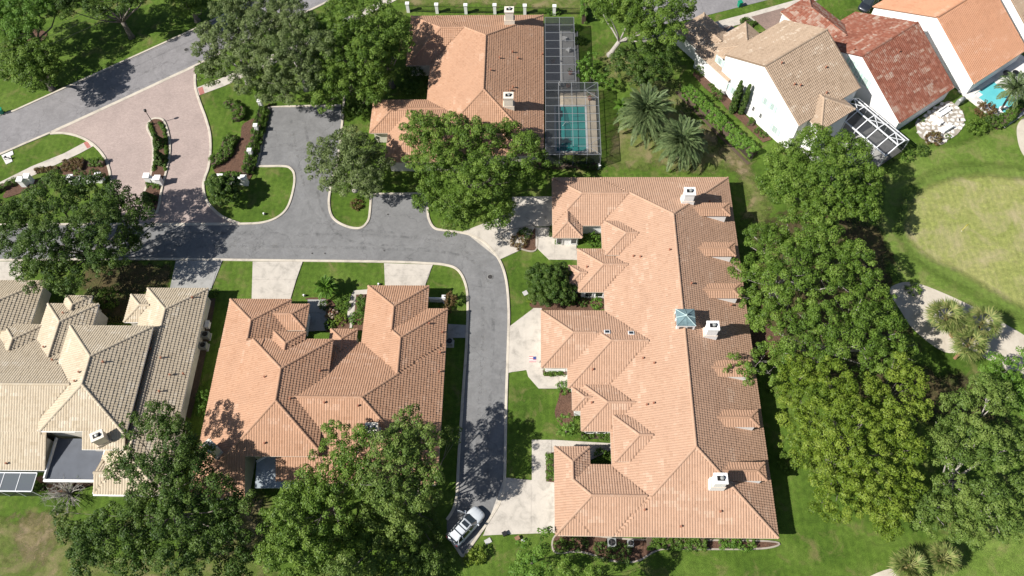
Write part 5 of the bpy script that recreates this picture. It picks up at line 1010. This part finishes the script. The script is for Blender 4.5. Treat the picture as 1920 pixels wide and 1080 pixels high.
# second pool with deck
def pool_two():
    W = WO.W; t = thing('swimming_pool', W(107, 26, 0), 'turquoise rectangular pool with pale deck by the orange-roofed house', 'pool')
    ins = [P(x, y, 0) for x, y in ((1826, 178), (1866, 157), (1895, 186), (1866, 213))]; L = [WO.L(p) for p in ins]; u0, u1 = L[0][0], L[1][0]; v1 = L[0][1]; v0 = v1 - 5.6
    d = lambda a, b_, c, e, nm, mt, z0, z1: MB().prism([W(a, c, 0)[:2], W(b_, c, 0)[:2], W(b_, e, 0)[:2], W(a, e, 0)[:2]], z0, z1).build(nm, mt, t)
    d(u0 - 1.5, u0 - .02, v0 - 1.4, v1 + 1.9, 'deck_slab', 'stone_pale', 0, .2); d(u1 + .02, u1 + 8.0, v0 - 1.4, v1 + 1.9, 'deck_slab', 'stone_pale', 0, .2); d(u0, u1, v1 + .02, v1 + 1.9, 'deck_slab', 'stone_pale', 0, .2); d(u0, u1, v0 - 1.4, v0 - .02, 'deck_slab', 'stone_pale', 0, .2)
    d(u0 + .02, u1 - .02, v0 + .02, v1 - .02, 'water', 'water_turquoise', .04, .12); d(u0 + .02, u0 + 1.0, v1 - .8, v1 - .04, 'step', 'stone_pale', .12, .14)
    p = np.array(W(u0 + .9, v0 + .7, .13)); f = thing('pool_float', p, 'white swan-like float at the corner of the turquoise pool', 'pool float')
    ring = [p + np.array([.75 * math.cos(a), .75 * math.sin(a), .18]) for a in np.linspace(0, 2 * math.pi, 15)]; MB().tube(ring, .24, 8, False).build('ring', 'trim_white', f, smooth=True); MB().tube([p + np.array([.6, 0, .2]), p + np.array([.9, 0, .8]), p + np.array([.7, 0, 1.1]), p + np.array([1.0, 0, 1.0])], [.16, .12, .12, .05], 8).build('neck', 'trim_white', f, smooth=True)
    for k, (a, b_) in enumerate(((u1 + 2.2, v1 - .3), (u1 + 3.4, v1 - 1.0))):
        q = np.array(W(a, b_, .2)); m = thing('patio_table', q, ('dark round patio table beside the turquoise pool', 'dark covered grill beside the turquoise pool')[k], 'table', 'patio furniture'); MB().lathe(q, [(.6 - .1 * k, .68), (.6 - .1 * k, .74)], 16).build('table_top', 'dark_metal', m); MB().lathe(q, [(.3, 0), (.3, .04), (.05, .06), (.05, .68)], 10).build('pedestal', 'dark_metal', m)
pool_two()
# flagstone patio behind the red-roofed house: every stone is a piece of it
def flagstones():
    poly = smooth_line(G([(1720, 225), (1770, 193), (1788, 195), (1806, 215), (1805, 235), (1795, 252), (1778, 262), (1765, 272), (1745, 268), (1725, 258), (1718, 242)]), True); c = np.mean(poly, axis=0)
    base = sheet('flagstone_patio', poly, 'edging', raw=True); ORG[base.name] = np.array(base.location); P2 = np.array(poly)
    def inside(q):
        r = False; n = len(P2)
        for i in range(n):
            a, b_ = P2[i], P2[i - 1]
            if (a[1] > q[1]) != (b_[1] > q[1]) and q[0] < (b_[0] - a[0]) * (q[1] - a[1]) / (b_[1] - a[1]) + a[0]: r = not r
        return r
    lo, hi = P2.min(0), P2.max(0)
    for i, x in enumerate(np.arange(lo[0], hi[0], .82)):
        for j, y in enumerate(np.arange(lo[1], hi[1], .78)):
            q = np.array([x + (j % 2) * .4, y]) + RNG.normal(0, .07, 2)
            if not inside(q): continue
            k = RNG.integers(5, 8); an = np.sort(RNG.uniform(0, 2 * math.pi, k) * .35 + np.arange(k) * 2 * math.pi / k); MB().prism([(q[0] + .41 * math.cos(a) * RNG.uniform(.85, 1.05), q[1] + .39 * math.sin(a) * RNG.uniform(.85, 1.05)) for a in an], .0, LAYER[0] + .05 + RNG.uniform(0, .012)).build('flagstone', 'stone_pale', base)
flagstones()
def sofa(px, py, rz, L, label):
    p = P(px, py, .06); t = thing('outdoor_sofa', p, label, 'sofa', 'white outdoor seats'); c, s = math.cos(rz), math.sin(rz); f = lambda a, b_: (p[0] + a * c - b_ * s, p[1] + a * s + b_ * c)
    MB().box((*f(0, 0), .3), (L, .85, .36), rz).build('seat', 'cushion', t); MB().box((*f(0, .42), .62), (L, .16, .5), rz).build('backrest', 'cushion', t)
    for a in (-1, 1): MB().box((*f(a * (L / 2 - .08), 0), .54), (.16, .8, .16), rz).build('armrest', 'cushion', t)
sofa(1768, 212, A35, 2.2, 'long white sofa on the flagstone patio'); sofa(1755, 228, A35 + 1.6, 1.8, 'white sofa on the left of the flagstone patio'); sofa(1772, 243, A35 + 3.1, 2.0, 'white sofa on the lower side of the flagstone patio')
p = P(1797, 195, 0); t = thing('grill', p, 'grey gas grill on the upper corner of the patio', 'grill'); MB().box((p[0], p[1], .55), (1.3, .6, .75), A35).build('cabinet', 'ac_grey', t); MB().tube([(p[0] - .45, p[1] - .3, 1.0), (p[0] + .45, p[1] + .3, 1.0)], .32, 10).build('lid', 'ac_grey', t, smooth=True)
# pillar fences
def pillar_fence(px, label, ph=1.75, w=.5, pickets=True, top=.35):
    pts = [P(x, y, 0) for x, y in px]; t = thing('pillar_fence', pts[0], label, 'fence', 'white pillar fences')
    for p in pts:
        MB().box((p[0], p[1], ph / 2), (w, w, ph)).build('pillar', 'wall_white', t); MB().box((p[0], p[1], ph + .06), (w + .14, w + .14, .12)).build('pillar_cap', 'trim_white', t)
    for a, b_ in zip(pts[:-1], pts[1:]):
        d = (b_ - a) / np.linalg.norm(b_ - a); a2, b2 = a + d * w / 2, b_ - d * w / 2; up = np.array([0, 0, 1.])
        for z in (.2, 1.3): MB().bar(a2 + up * z, b2 + up * z, .04).build('rail', 'dark_metal', t)
        m = MB(); n = int(np.linalg.norm(b2 - a2) / .14)
        for k in range(1, n): q = a2 + (b2 - a2) * k / n; m.bar(q + up * .05, q + up * 1.45, .025)
        m.build('pickets', 'dark_metal', t, kind='stuff')
pillar_fence([(766, 22), (820, 24), (874, 25), (928, 25), (984, 26), (1039, 27), (1093, 27)], 'fence with seven white pillars behind the top house', top=0); pillar_fence([(492, 203), (485, 249), (474, 295), (462, 345)], 'fence with white pillars beside the parking court')
# gate walls
def gate_wall(a, b_, h, label, wd=.45, pier=True):
    A, B = P(*a, 0), P(*b_, 0); t = thing('gate_wall', A, label, 'wall', 'white entrance walls'); d = (B - A) / np.linalg.norm(B - A); MB().bar(A + np.array([0, 0, h / 2]), B + np.array([0, 0, h / 2]), wd, h).build('wall', 'wall_white', t); MB().bar(A + np.array([0, 0, h + .05]), B + np.array([0, 0, h + .05]), wd + .16, .1).build('coping', 'trim_white', t)
    for q in (A, B): MB().box((q[0], q[1], (h + .35) / 2), (.75, .75, h + .35)).build('pier', 'wall_white', t); MB().box((q[0], q[1], h + .42), (.92, .92, .14)).build('pier_cap', 'trim_white', t)
gate_wall((283, 342), (303, 346), 1.3, 'short white wall across the entrance island', .4); gate_wall((418, 343), (462, 345), 1.2, 'white wall right of the entrance with end piers'); gate_wall((140, 344), (192, 340), 1.2, 'white wall left of the entrance behind the oak'); gate_wall((48, 348), (60, 342), 1.2, 'white pier wall beside the left sidewalk')
# lamp post on the island
p = P(289, 234, 0); t = thing('street_lamp', p, 'black lamp post at the tip of the entrance island', 'lamp'); MB().lathe(p, [(.16, 0), (.13, .25), (.06, .35), (.05, 3.0)], 10).build('post', 'dark_metal', t); MB().lathe(p + np.array([0, 0, 3.0]), [(.10, 0), (.20, .12), (.22, .45), (.02, .6)], 8).build('lantern', 'dark_metal', t); MB().lathe(p + np.array([0, 0, 3.1]), [(.19, 0), (.19, .3)], 8).build('pane', 'glass', t)
# chain-link fence
def chainlink():
    pts = [P(x, y, 0) for x, y in ((1272, 172), (1306, 205), (1340, 238), (1374, 270), (1408, 303))]; t = thing('chainlink_fence', pts[0], 'dark chain-link fence along the leafy hedge', 'fence'); up = np.array([0, 0, 1.])
    for p in pts: MB().tube([p, p + up * 1.5], .035, 6).build('post', 'bronze', t)
    for a, b_ in zip(pts[:-1], pts[1:]): MB().bar(a + up * 1.48, b_ + up * 1.48, .04).build('rail', 'bronze', t); MB().add([a + up * .03, b_ + up * .03, b_ + up * 1.46, a + up * 1.46], [(0, 1, 2, 3)]).build('mesh_panel', 'chainlink', t)
chainlink()
kerb([(1268, 172), (1335, 240), (1404, 308)], .5, .05, 'soil', smooth=False, name='bare_strip')
# small street things
def manhole(px, py, r, label):
    p = P(px, py, .09); t = thing('manhole_cover', p, label, 'manhole', 'manhole covers'); MB().lathe(p, [(r * 1.15, -.02), (r * 1.15, .008), (r * .98, .008)], 20).build('ring', 'concrete_grey', t); MB().lathe(p, [(r, -.01), (r, .013), (r * .7, .018)], 20).build('lid', 'iron', t)
manhole(349, 93, .34, 'round iron manhole cover in the street'); manhole(919, 519, .34, 'round iron manhole cover in the bend of the lane')
for x, y, l in ((585, 475, 'left small valve cover in the lane'), (609, 475, 'second small valve cover in the lane'), (720, 470, 'third small valve cover in the lane'), (727, 402, 'small valve cover in the side court')): manhole(x, y, .11, l)
def bin_(px, py, label):
    p = P(px, py, .02); t = thing('trash_bin', p, label, 'trash bin', 'green trash bins'); MB().box((p[0], p[1], .5), (.55, .55, .9), .4, 1.12).build('body', 'bin_green', t); MB().box((p[0], p[1], 1.0), (.72, .72, .1), .4).build('lid', 'bin_green', t)
    for s in (-1, 1): MB().tube([(p[0] + .3, p[1] + s * .25, .12), (p[0] + .3, p[1] + s * .31, .12)], .12, 10).build('wheel', 'tyre', t)
bin_(5, 213, 'green trash bin on the kerb at the left edge'); bin_(1386, 12, 'green trash bin on the street at the top')
def ac(px, py, label, s=.85, z=0):
    p = P(px, py, z); t = thing('air_conditioner', p, label, 'air conditioner', 'air conditioners'); MB().box((p[0], p[1], .06), (s + .2, s + .2, .12)).build('pad', 'grey_pad', t); MB().box((p[0], p[1], .55), (s, s, .85)).build('cabinet', 'ac_grey', t); MB().lathe((p[0], p[1], .98), [(s * .42, 0), (s * .42, .03), (s * .36, .03)], 16).build('fan_guard', 'dark_metal', t)
    for k in range(3): a = k * 2.09; MB().bar((p[0], p[1], 1.03), (p[0] + s * .33 * math.cos(a), p[1] + s * .33 * math.sin(a), 1.03), .14, .02).build('fan_blade', 'iron', t)
ac(389, 632, 'upper air conditioner beside the cream house'); ac(385, 652, 'lower air conditioner beside the cream house'); ac(844, 645, 'air conditioner between the bend house and the lane'); ac(1146, 1020, 'left air conditioner under the south wall', .95); ac(1181, 1021, 'right air conditioner under the south wall', .7)
p = P(392, 612, 0); t = thing('utility_box', p, 'small white utility box beside the cream house', 'utility box'); MB().box((p[0], p[1], .4), (.45, .9, .8)).build('cabinet', 'trim_white', t); MB().box((p[0], p[1], .83), (.55, 1.0, .06)).build('lid', 'trim_white', t)
# pad with backflow pipe by the street
p = P(15, 300, 0); t = thing('backflow_pipe', p, 'black pipe fitting on an L-shaped white slab by the street', 'pipe'); MB().prism(G([(3, 292), (24, 283), (26, 290), (20, 293), (24, 303), (12, 309)]), .01, .1).build('pad', 'stone_pale', t); MB().tube([p + np.array([-.35, 0, .1]), p + np.array([-.35, 0, .55]), p + np.array([.35, .1, .55]), p + np.array([.35, .1, .1])], .06, 8).build('pipe', 'black', t); MB().lathe(p + np.array([0, .05, .5]), [(.1, 0), (.1, .25), (.18, .25), (.18, .28)], 8).build('valve', 'black', t)
# lawn ornaments, lights and boxes
for x, y, l in ((495, 402, 'small white-and-black lawn light on the inner lawn'), (570, 555, 'small white lawn light beside the drive'), (710, 534, 'cream lawn light beside the right drive')):
    p = P(x, y, 0); t = thing('garden_light', p, l, 'garden light', 'garden lights'); MB().lathe(p, [(.12, 0), (.12, .35)], 10).build('base', 'trim_white', t); MB().box((p[0] + .22, p[1], .15), (.22, .2, .3)).build('head', 'black', t)
def box_on_lawn(px, py, label, mat, sz, cat='box'):
    p = P(px, py, 0); t = thing('utility_box', p, label, cat, 'utility boxes'); MB().box((p[0], p[1], sz[2] / 2), sz, .5).build('body', mat, t); MB().box((p[0], p[1], sz[2] + .03), (sz[0] + .06, sz[1] + .06, .06), .5).build('lid', mat, t)
box_on_lawn(946, 1002, 'black box at the edge of the lower drive', 'black', (.45, .45, .5)); box_on_lawn(915, 1015, 'flat grey meter lid on the grass near the lower drive', 'grey_pad', (.7, .5, .06)); box_on_lawn(985, 550, 'grey meter lid on the lawn left of the round tree', 'grey_pad', (.6, .6, .06)); box_on_lawn(1122, 315, 'white box below the pool cage', 'trim_white', (.45, .45, .7)); box_on_lawn(970, 1010, 'brown box at the bottom drive', 'wood', (.5, .4, .35)); box_on_lawn(981, 1014, 'small grey meter box at the bottom drive', 'grey_pad', (.35, .3, .25))
# white gate at the bend house
p = P(806, 566, 0); q = P(834, 567, 0); t = thing('garden_gate', p, 'low white gate with end post beside the bend house', 'gate'); MB().bar(p + np.array([0, 0, 1.2]), q + np.array([0, 0, 1.2]), .12, .12).build('rail', 'trim_white', t); MB().bar(p + np.array([0, 0, .5]), q + np.array([0, 0, .5]), .1, .9).build('gate_panel', 'trim_white', t); MB().box((q[0], q[1], .8), (.4, .4, 1.6)).build('post', 'wall_white', t); MB().box((q[0], q[1], 1.65), (.5, .5, .12)).build('post_cap', 'trim_white', t)
# flag at the left garage
p = P(1010, 682, 0); t = thing('flag', p, 'small striped flag standing by the garage drive', 'flag'); MB().tube([p, p + np.array([-.35, .2, 2.0])], .02, 6).build('pole', 'alu_white', t); o = p + np.array([-.32, .17, 1.5])
for k in range(7): MB().add([o + np.array([-.9, 0, -.07 * k + .42]) + np.array([0, -.08 * k, 0]), o + np.array([0, 0, -.07 * k + .42]) + np.array([0, -.08 * k, 0]), o + np.array([0, -.08, -.07 * k + .36]) + np.array([0, -.08 * k, 0]), o + np.array([-.9, -.08, -.07 * k + .36]) + np.array([0, -.08 * k, 0])], [(0, 1, 2, 3)]).build('stripe', 'flag_red' if k % 2 == 0 else 'trim_white', t)
MB().add([o + np.array([-.4, -.005, .44]), o + np.array([0, -.005, .44]), o + np.array([0, -.32, .20]), o + np.array([-.4, -.32, .20])], [(0, 1, 2, 3)]).build('canton', 'flag_blue', t)
# golf flag
p = P(1803, 433, .03); t = thing('golf_flagstick', p, 'yellow golf flag in the pale putting green', 'golf flag'); MB().tube([p, p + np.array([0, 0, 1.6])], .016, 6).build('pole', 'yellow', t); MB().add([p + np.array([0, 0, 1.6]), p + np.array([.4, .12, 1.5]), p + np.array([.38, .15, 1.25]), p + np.array([0, 0, 1.3])], [(0, 1, 2, 3)]).build('pennant', 'yellow', t); MB().lathe(p, [(.06, -.01), (.06, .012)], 12).build('cup', 'trim_white', t)
# overhead wires at the top left
for k, (a, b_) in enumerate((((-40, 92), (260, -30)), ((-40, 110), (290, -30)), ((-40, 128), (320, -30)))):
    A, B = P(*a, 9.5), P(*b_, 9.5); n = 14; pts = [A + (B - A) * i / n + np.array([0, 0, -1.2 * 4 * (i / n) * (1 - i / n)]) for i in range(n + 1)]
    o = MB().tube(pts, .022, 5).build('power_line', 'iron', None, A); tag(o, ('upper', 'middle', 'lower')[k] + ' of three overhead power lines crossing the top left corner', 'power line', 'power lines')

# ------------------------------------------------------------------ cars
def loft(m, secs):
    n = len(secs[0]); vs = [p for s in secs for p in s]; fs = []
    for i in range(len(secs) - 1):
        for k in range(n - 1): fs.append((i * n + k, (i + 1) * n + k, (i + 1) * n + k + 1, i * n + k + 1))
    fs += [tuple(range(n)), tuple(reversed(range((len(secs) - 1) * n, len(secs) * n)))]
    return m.add(vs, fs)
def car(tail, nose, label, paint, open_door=False, L=4.9, rails=True, group='cars'):
    a, b_ = P(*tail, .9), P(*nose, .9); c = (a + b_) / 2; d = (b_ - a)[:2]; d /= np.linalg.norm(d); loc = np.array([c[0], c[1], .01]); root = thing('parked_car', loc, label, 'car', group)
    X = lambda x, y, z: (loc[0] + x * d[0] - y * d[1], loc[1] + x * d[1] + y * d[0], z + .01)
    def sec(x, w, zb, zs, zt): return [X(x, -w, zb), X(x, -w * 1.0, zs * .6 + zb * .4), X(x, -w * .985, zs), X(x, -w * .80, zt), X(x, -w * .4, zt + .025), X(x, 0, zt + .035), X(x, w * .4, zt + .025), X(x, w * .80, zt), X(x, w * .985, zs), X(x, w, zs * .6 + zb * .4), X(x, w, zb)]
    body = MB(); loft(body, [sec(-2.46, .72, .42, .72, .86), sec(-2.40, .88, .32, .85, 1.0), sec(-2.1, .94, .25, .95, 1.04), sec(-1.0, .965, .22, .97, 1.05), sec(.4, .965, .22, .97, 1.05), sec(1.1, .955, .22, .96, 1.06), sec(1.7, .93, .24, .90, 1.0), sec(2.15, .86, .28, .80, .90), sec(2.38, .70, .34, .66, .76), sec(2.46, .48, .40, .56, .64)])
    body.build('body', paint, root, smooth=True)
    # roof and greenhouse
    belt = [(1.25, .60), (.95, .84), (-.2, .89), (-1.4, .89), (-2.15, .80), (-2.3, .58)]; rf = [(.42, .50), (.30, .62), (-.3, .67), (-1.3, .66), (-1.85, .60), (-1.95, .46)]
    zb_, zt_ = 1.03, 1.66
    def bp(i, s, t): bx, by = belt[i]; rx, ry = rf[i]; return X(bx + (rx - bx) * t, s * (by + (ry - by) * t), zb_ + (zt_ - zb_) * t)
    MB().add([bp(0, -1, 0), bp(0, 1, 0), bp(0, 1, 1), bp(0, -1, 1), bp(1, -1, 0), bp(1, -1, 1), bp(1, 1, 0), bp(1, 1, 1)], [(0, 1, 2, 3), (4, 0, 3, 5), (1, 6, 7, 2)]).build('windshield', 'glass', root)
    MB().add([bp(5, -1, 0), bp(5, 1, 0), bp(5, 1, .95), bp(5, -1, .95), bp(4, -1, 0), bp(4, -1, .95), bp(4, 1, 0), bp(4, 1, .95)], [(0, 3, 2, 1), (4, 5, 3, 0), (1, 2, 7, 6)]).build('rear_window', 'glass', root)
    for s in (-1, 1):
        for i in (1, 2, 3):
            MB().add([bp(i, s, .0), bp(i + 1, s, .0), bp(i + 1, s, .92), bp(i, s, .92)], [(0, 1, 2, 3)]).build('side_window', 'glass', root)
        for i in (1, 2, 3, 4): MB().bar(bp(i, s, 0), bp(i, s, 1), .07, .05).build('pillar', paint, root)
    roof = MB(); ring = [(x, -y) for x, y in rf] + [(x, y) for x, y in reversed(rf)]; n = len(ring); c0 = (-.75, 0)
    v0 = [X(x, y, zt_ - .02) for x, y in ring]; v1 = [X(c0[0] + (x - c0[0]) * .93, y * .88, zt_ + .05) for x, y in ring]; v2 = [X(c0[0] + (x - c0[0]) * .6, y * .5, zt_ + .085) for x, y in ring]
    roof.add(v0 + v1 + v2, [(i, (i + 1) % n, n + (i + 1) % n, n + i) for i in range(n)] + [(n + i, n + (i + 1) % n, 2 * n + (i + 1) % n, 2 * n + i) for i in range(n)] + [tuple(range(2 * n, 3 * n))]); ro = roof.build('roof', paint, root, smooth=True)
    sr = MB(); sr.prism([X(x, y, 0)[:2] for x, y in ((.2, -.42), (.2, .42), (-.28, .44), (-.28, -.44))], zt_ + .05, zt_ + .112); sr.build('sunroof', 'glass', ro)
    sp = MB(); sp.prism([X(x, y, 0)[:2] for x, y in ((-1.86, -.6), (-1.86, .6), (-2.16, .56), (-2.16, -.56))], zt_ - .06, zt_ + .02, True); sp.build('spoiler', paint, root)
    if rails:
        for s in (-1, 1): MB().tube([X(.2, s * .60, zt_ + .07), X(-.6, s * .62, zt_ + .14), X(-1.7, s * .58, zt_ + .08)], .03, 6).build('roof_rail', 'dark_metal', ro)
        for x in (-.62, -1.32): MB().bar(X(x, -.62, zt_ + .15), X(x, .62, zt_ + .15), .06, .04).build('crossbar', 'dark_metal', ro)
    for x in (1.52, -1.5):
        for s in (-1, 1):
            w = MB().tube([X(x, s * .74, .36), X(x, s * .955, .36)], .36, 18).build('wheel', 'tyre', root); MB().tube([X(x, s * .94, .36), X(x, s * .965, .36)], .24, 12).build('rim', 'alu_white', w)
    for s in (-1, 1):
        MB().add([X(2.40, s * .62, .62), X(2.12, s * .84, .66), X(2.02, s * .80, .88), X(2.30, s * .58, .80)], [(0, 1, 2, 3) if s > 0 else (3, 2, 1, 0)]).build('headlight', 'glass_blue', root)
        MB().box(X(-2.44, s * .74, .82), (.10, .26, .22), math.atan2(d[1], d[0])).build('tail_light', 'flag_red', root); MB().box(X(.92, s * 1.06, 1.05), (.14, .24, .16), math.atan2(d[1], d[0])).build('mirror', paint, root)
    MB().box(X(-2.48, 0, .7), (.04, .55, .2), math.atan2(d[1], d[0])).build('plate_recess', 'black', root); MB().box(X(2.44, 0, .5), (.06, .9, .16), math.atan2(d[1], d[0])).build('grille', 'black', root); MB().box(X(-2.46, 0, .42), (.12, 1.6, .2), math.atan2(d[1], d[0])).build('bumper', paint, root)
    for s in (-1, 1): MB().bar(X(1.15, s * .42, 1.09), X(2.2, s * .36, .94), .03, .02).build('hood_crease', paint, root)
    if open_door:
        h = np.array(X(.95, .96, 0)); an = math.radians(62); dd = np.array([-d[0] * math.cos(an) - d[1] * math.sin(an), -d[1] * math.cos(an) + d[0] * math.sin(an)]); e = h[:2] + dd * 1.05
        nm = np.array([-dd[1], dd[0]]) * .05
        dr = MB().add([(h[0] + nm[0], h[1] + nm[1], .35), (e[0] + nm[0], e[1] + nm[1], .35), (e[0] + nm[0], e[1] + nm[1], 1.0), (h[0] + nm[0], h[1] + nm[1], 1.0), (h[0] - nm[0], h[1] - nm[1], .35), (e[0] - nm[0], e[1] - nm[1], .35), (e[0] - nm[0], e[1] - nm[1], 1.0), (h[0] - nm[0], h[1] - nm[1], 1.0)], [(0, 1, 2, 3), (7, 6, 5, 4), (3, 2, 6, 7), (1, 5, 6, 2), (0, 4, 5, 1), (0, 3, 7, 4)]).build('door', paint, root); dr['label'] = 'front door standing open'
        MB().add([(h[0], h[1], 1.0), (e[0], e[1], 1.0), (e[0] - dd[0] * .1, e[1] - dd[1] * .1, 1.5), (h[0] + dd[0] * .45, h[1] + dd[1] * .45, 1.5)], [(0, 1, 2, 3)]).build('window', 'glass', dr)
        MB().tube([(e[0], e[1], 1.02), (e[0] - dd[0] * .1, e[1] - dd[1] * .1, 1.52), (h[0] + dd[0] * .45, h[1] + dd[1] * .45, 1.52), (h[0], h[1], 1.02)], .03, 6).build('window_frame', paint, dr)
        q = h[:2] + dd * .12 - nm * 4; MB().box((q[0], q[1], 1.05), (.2, .16, .16), math.atan2(dd[1], dd[0])).build('mirror', paint, dr)
    return root
car((849, 1013), (899, 957), 'silver SUV with roof bars and an open door at the lane end', 'paint_silver', True)
car((1372, 62), (1352, 84), 'dark car on the paver drive of the tan-roofed house', 'paint_dark', rails=False)
car((1640, -8), (1622, 12), 'dark car beyond the red-roofed house at the top edge', 'paint_dark', rails=False)
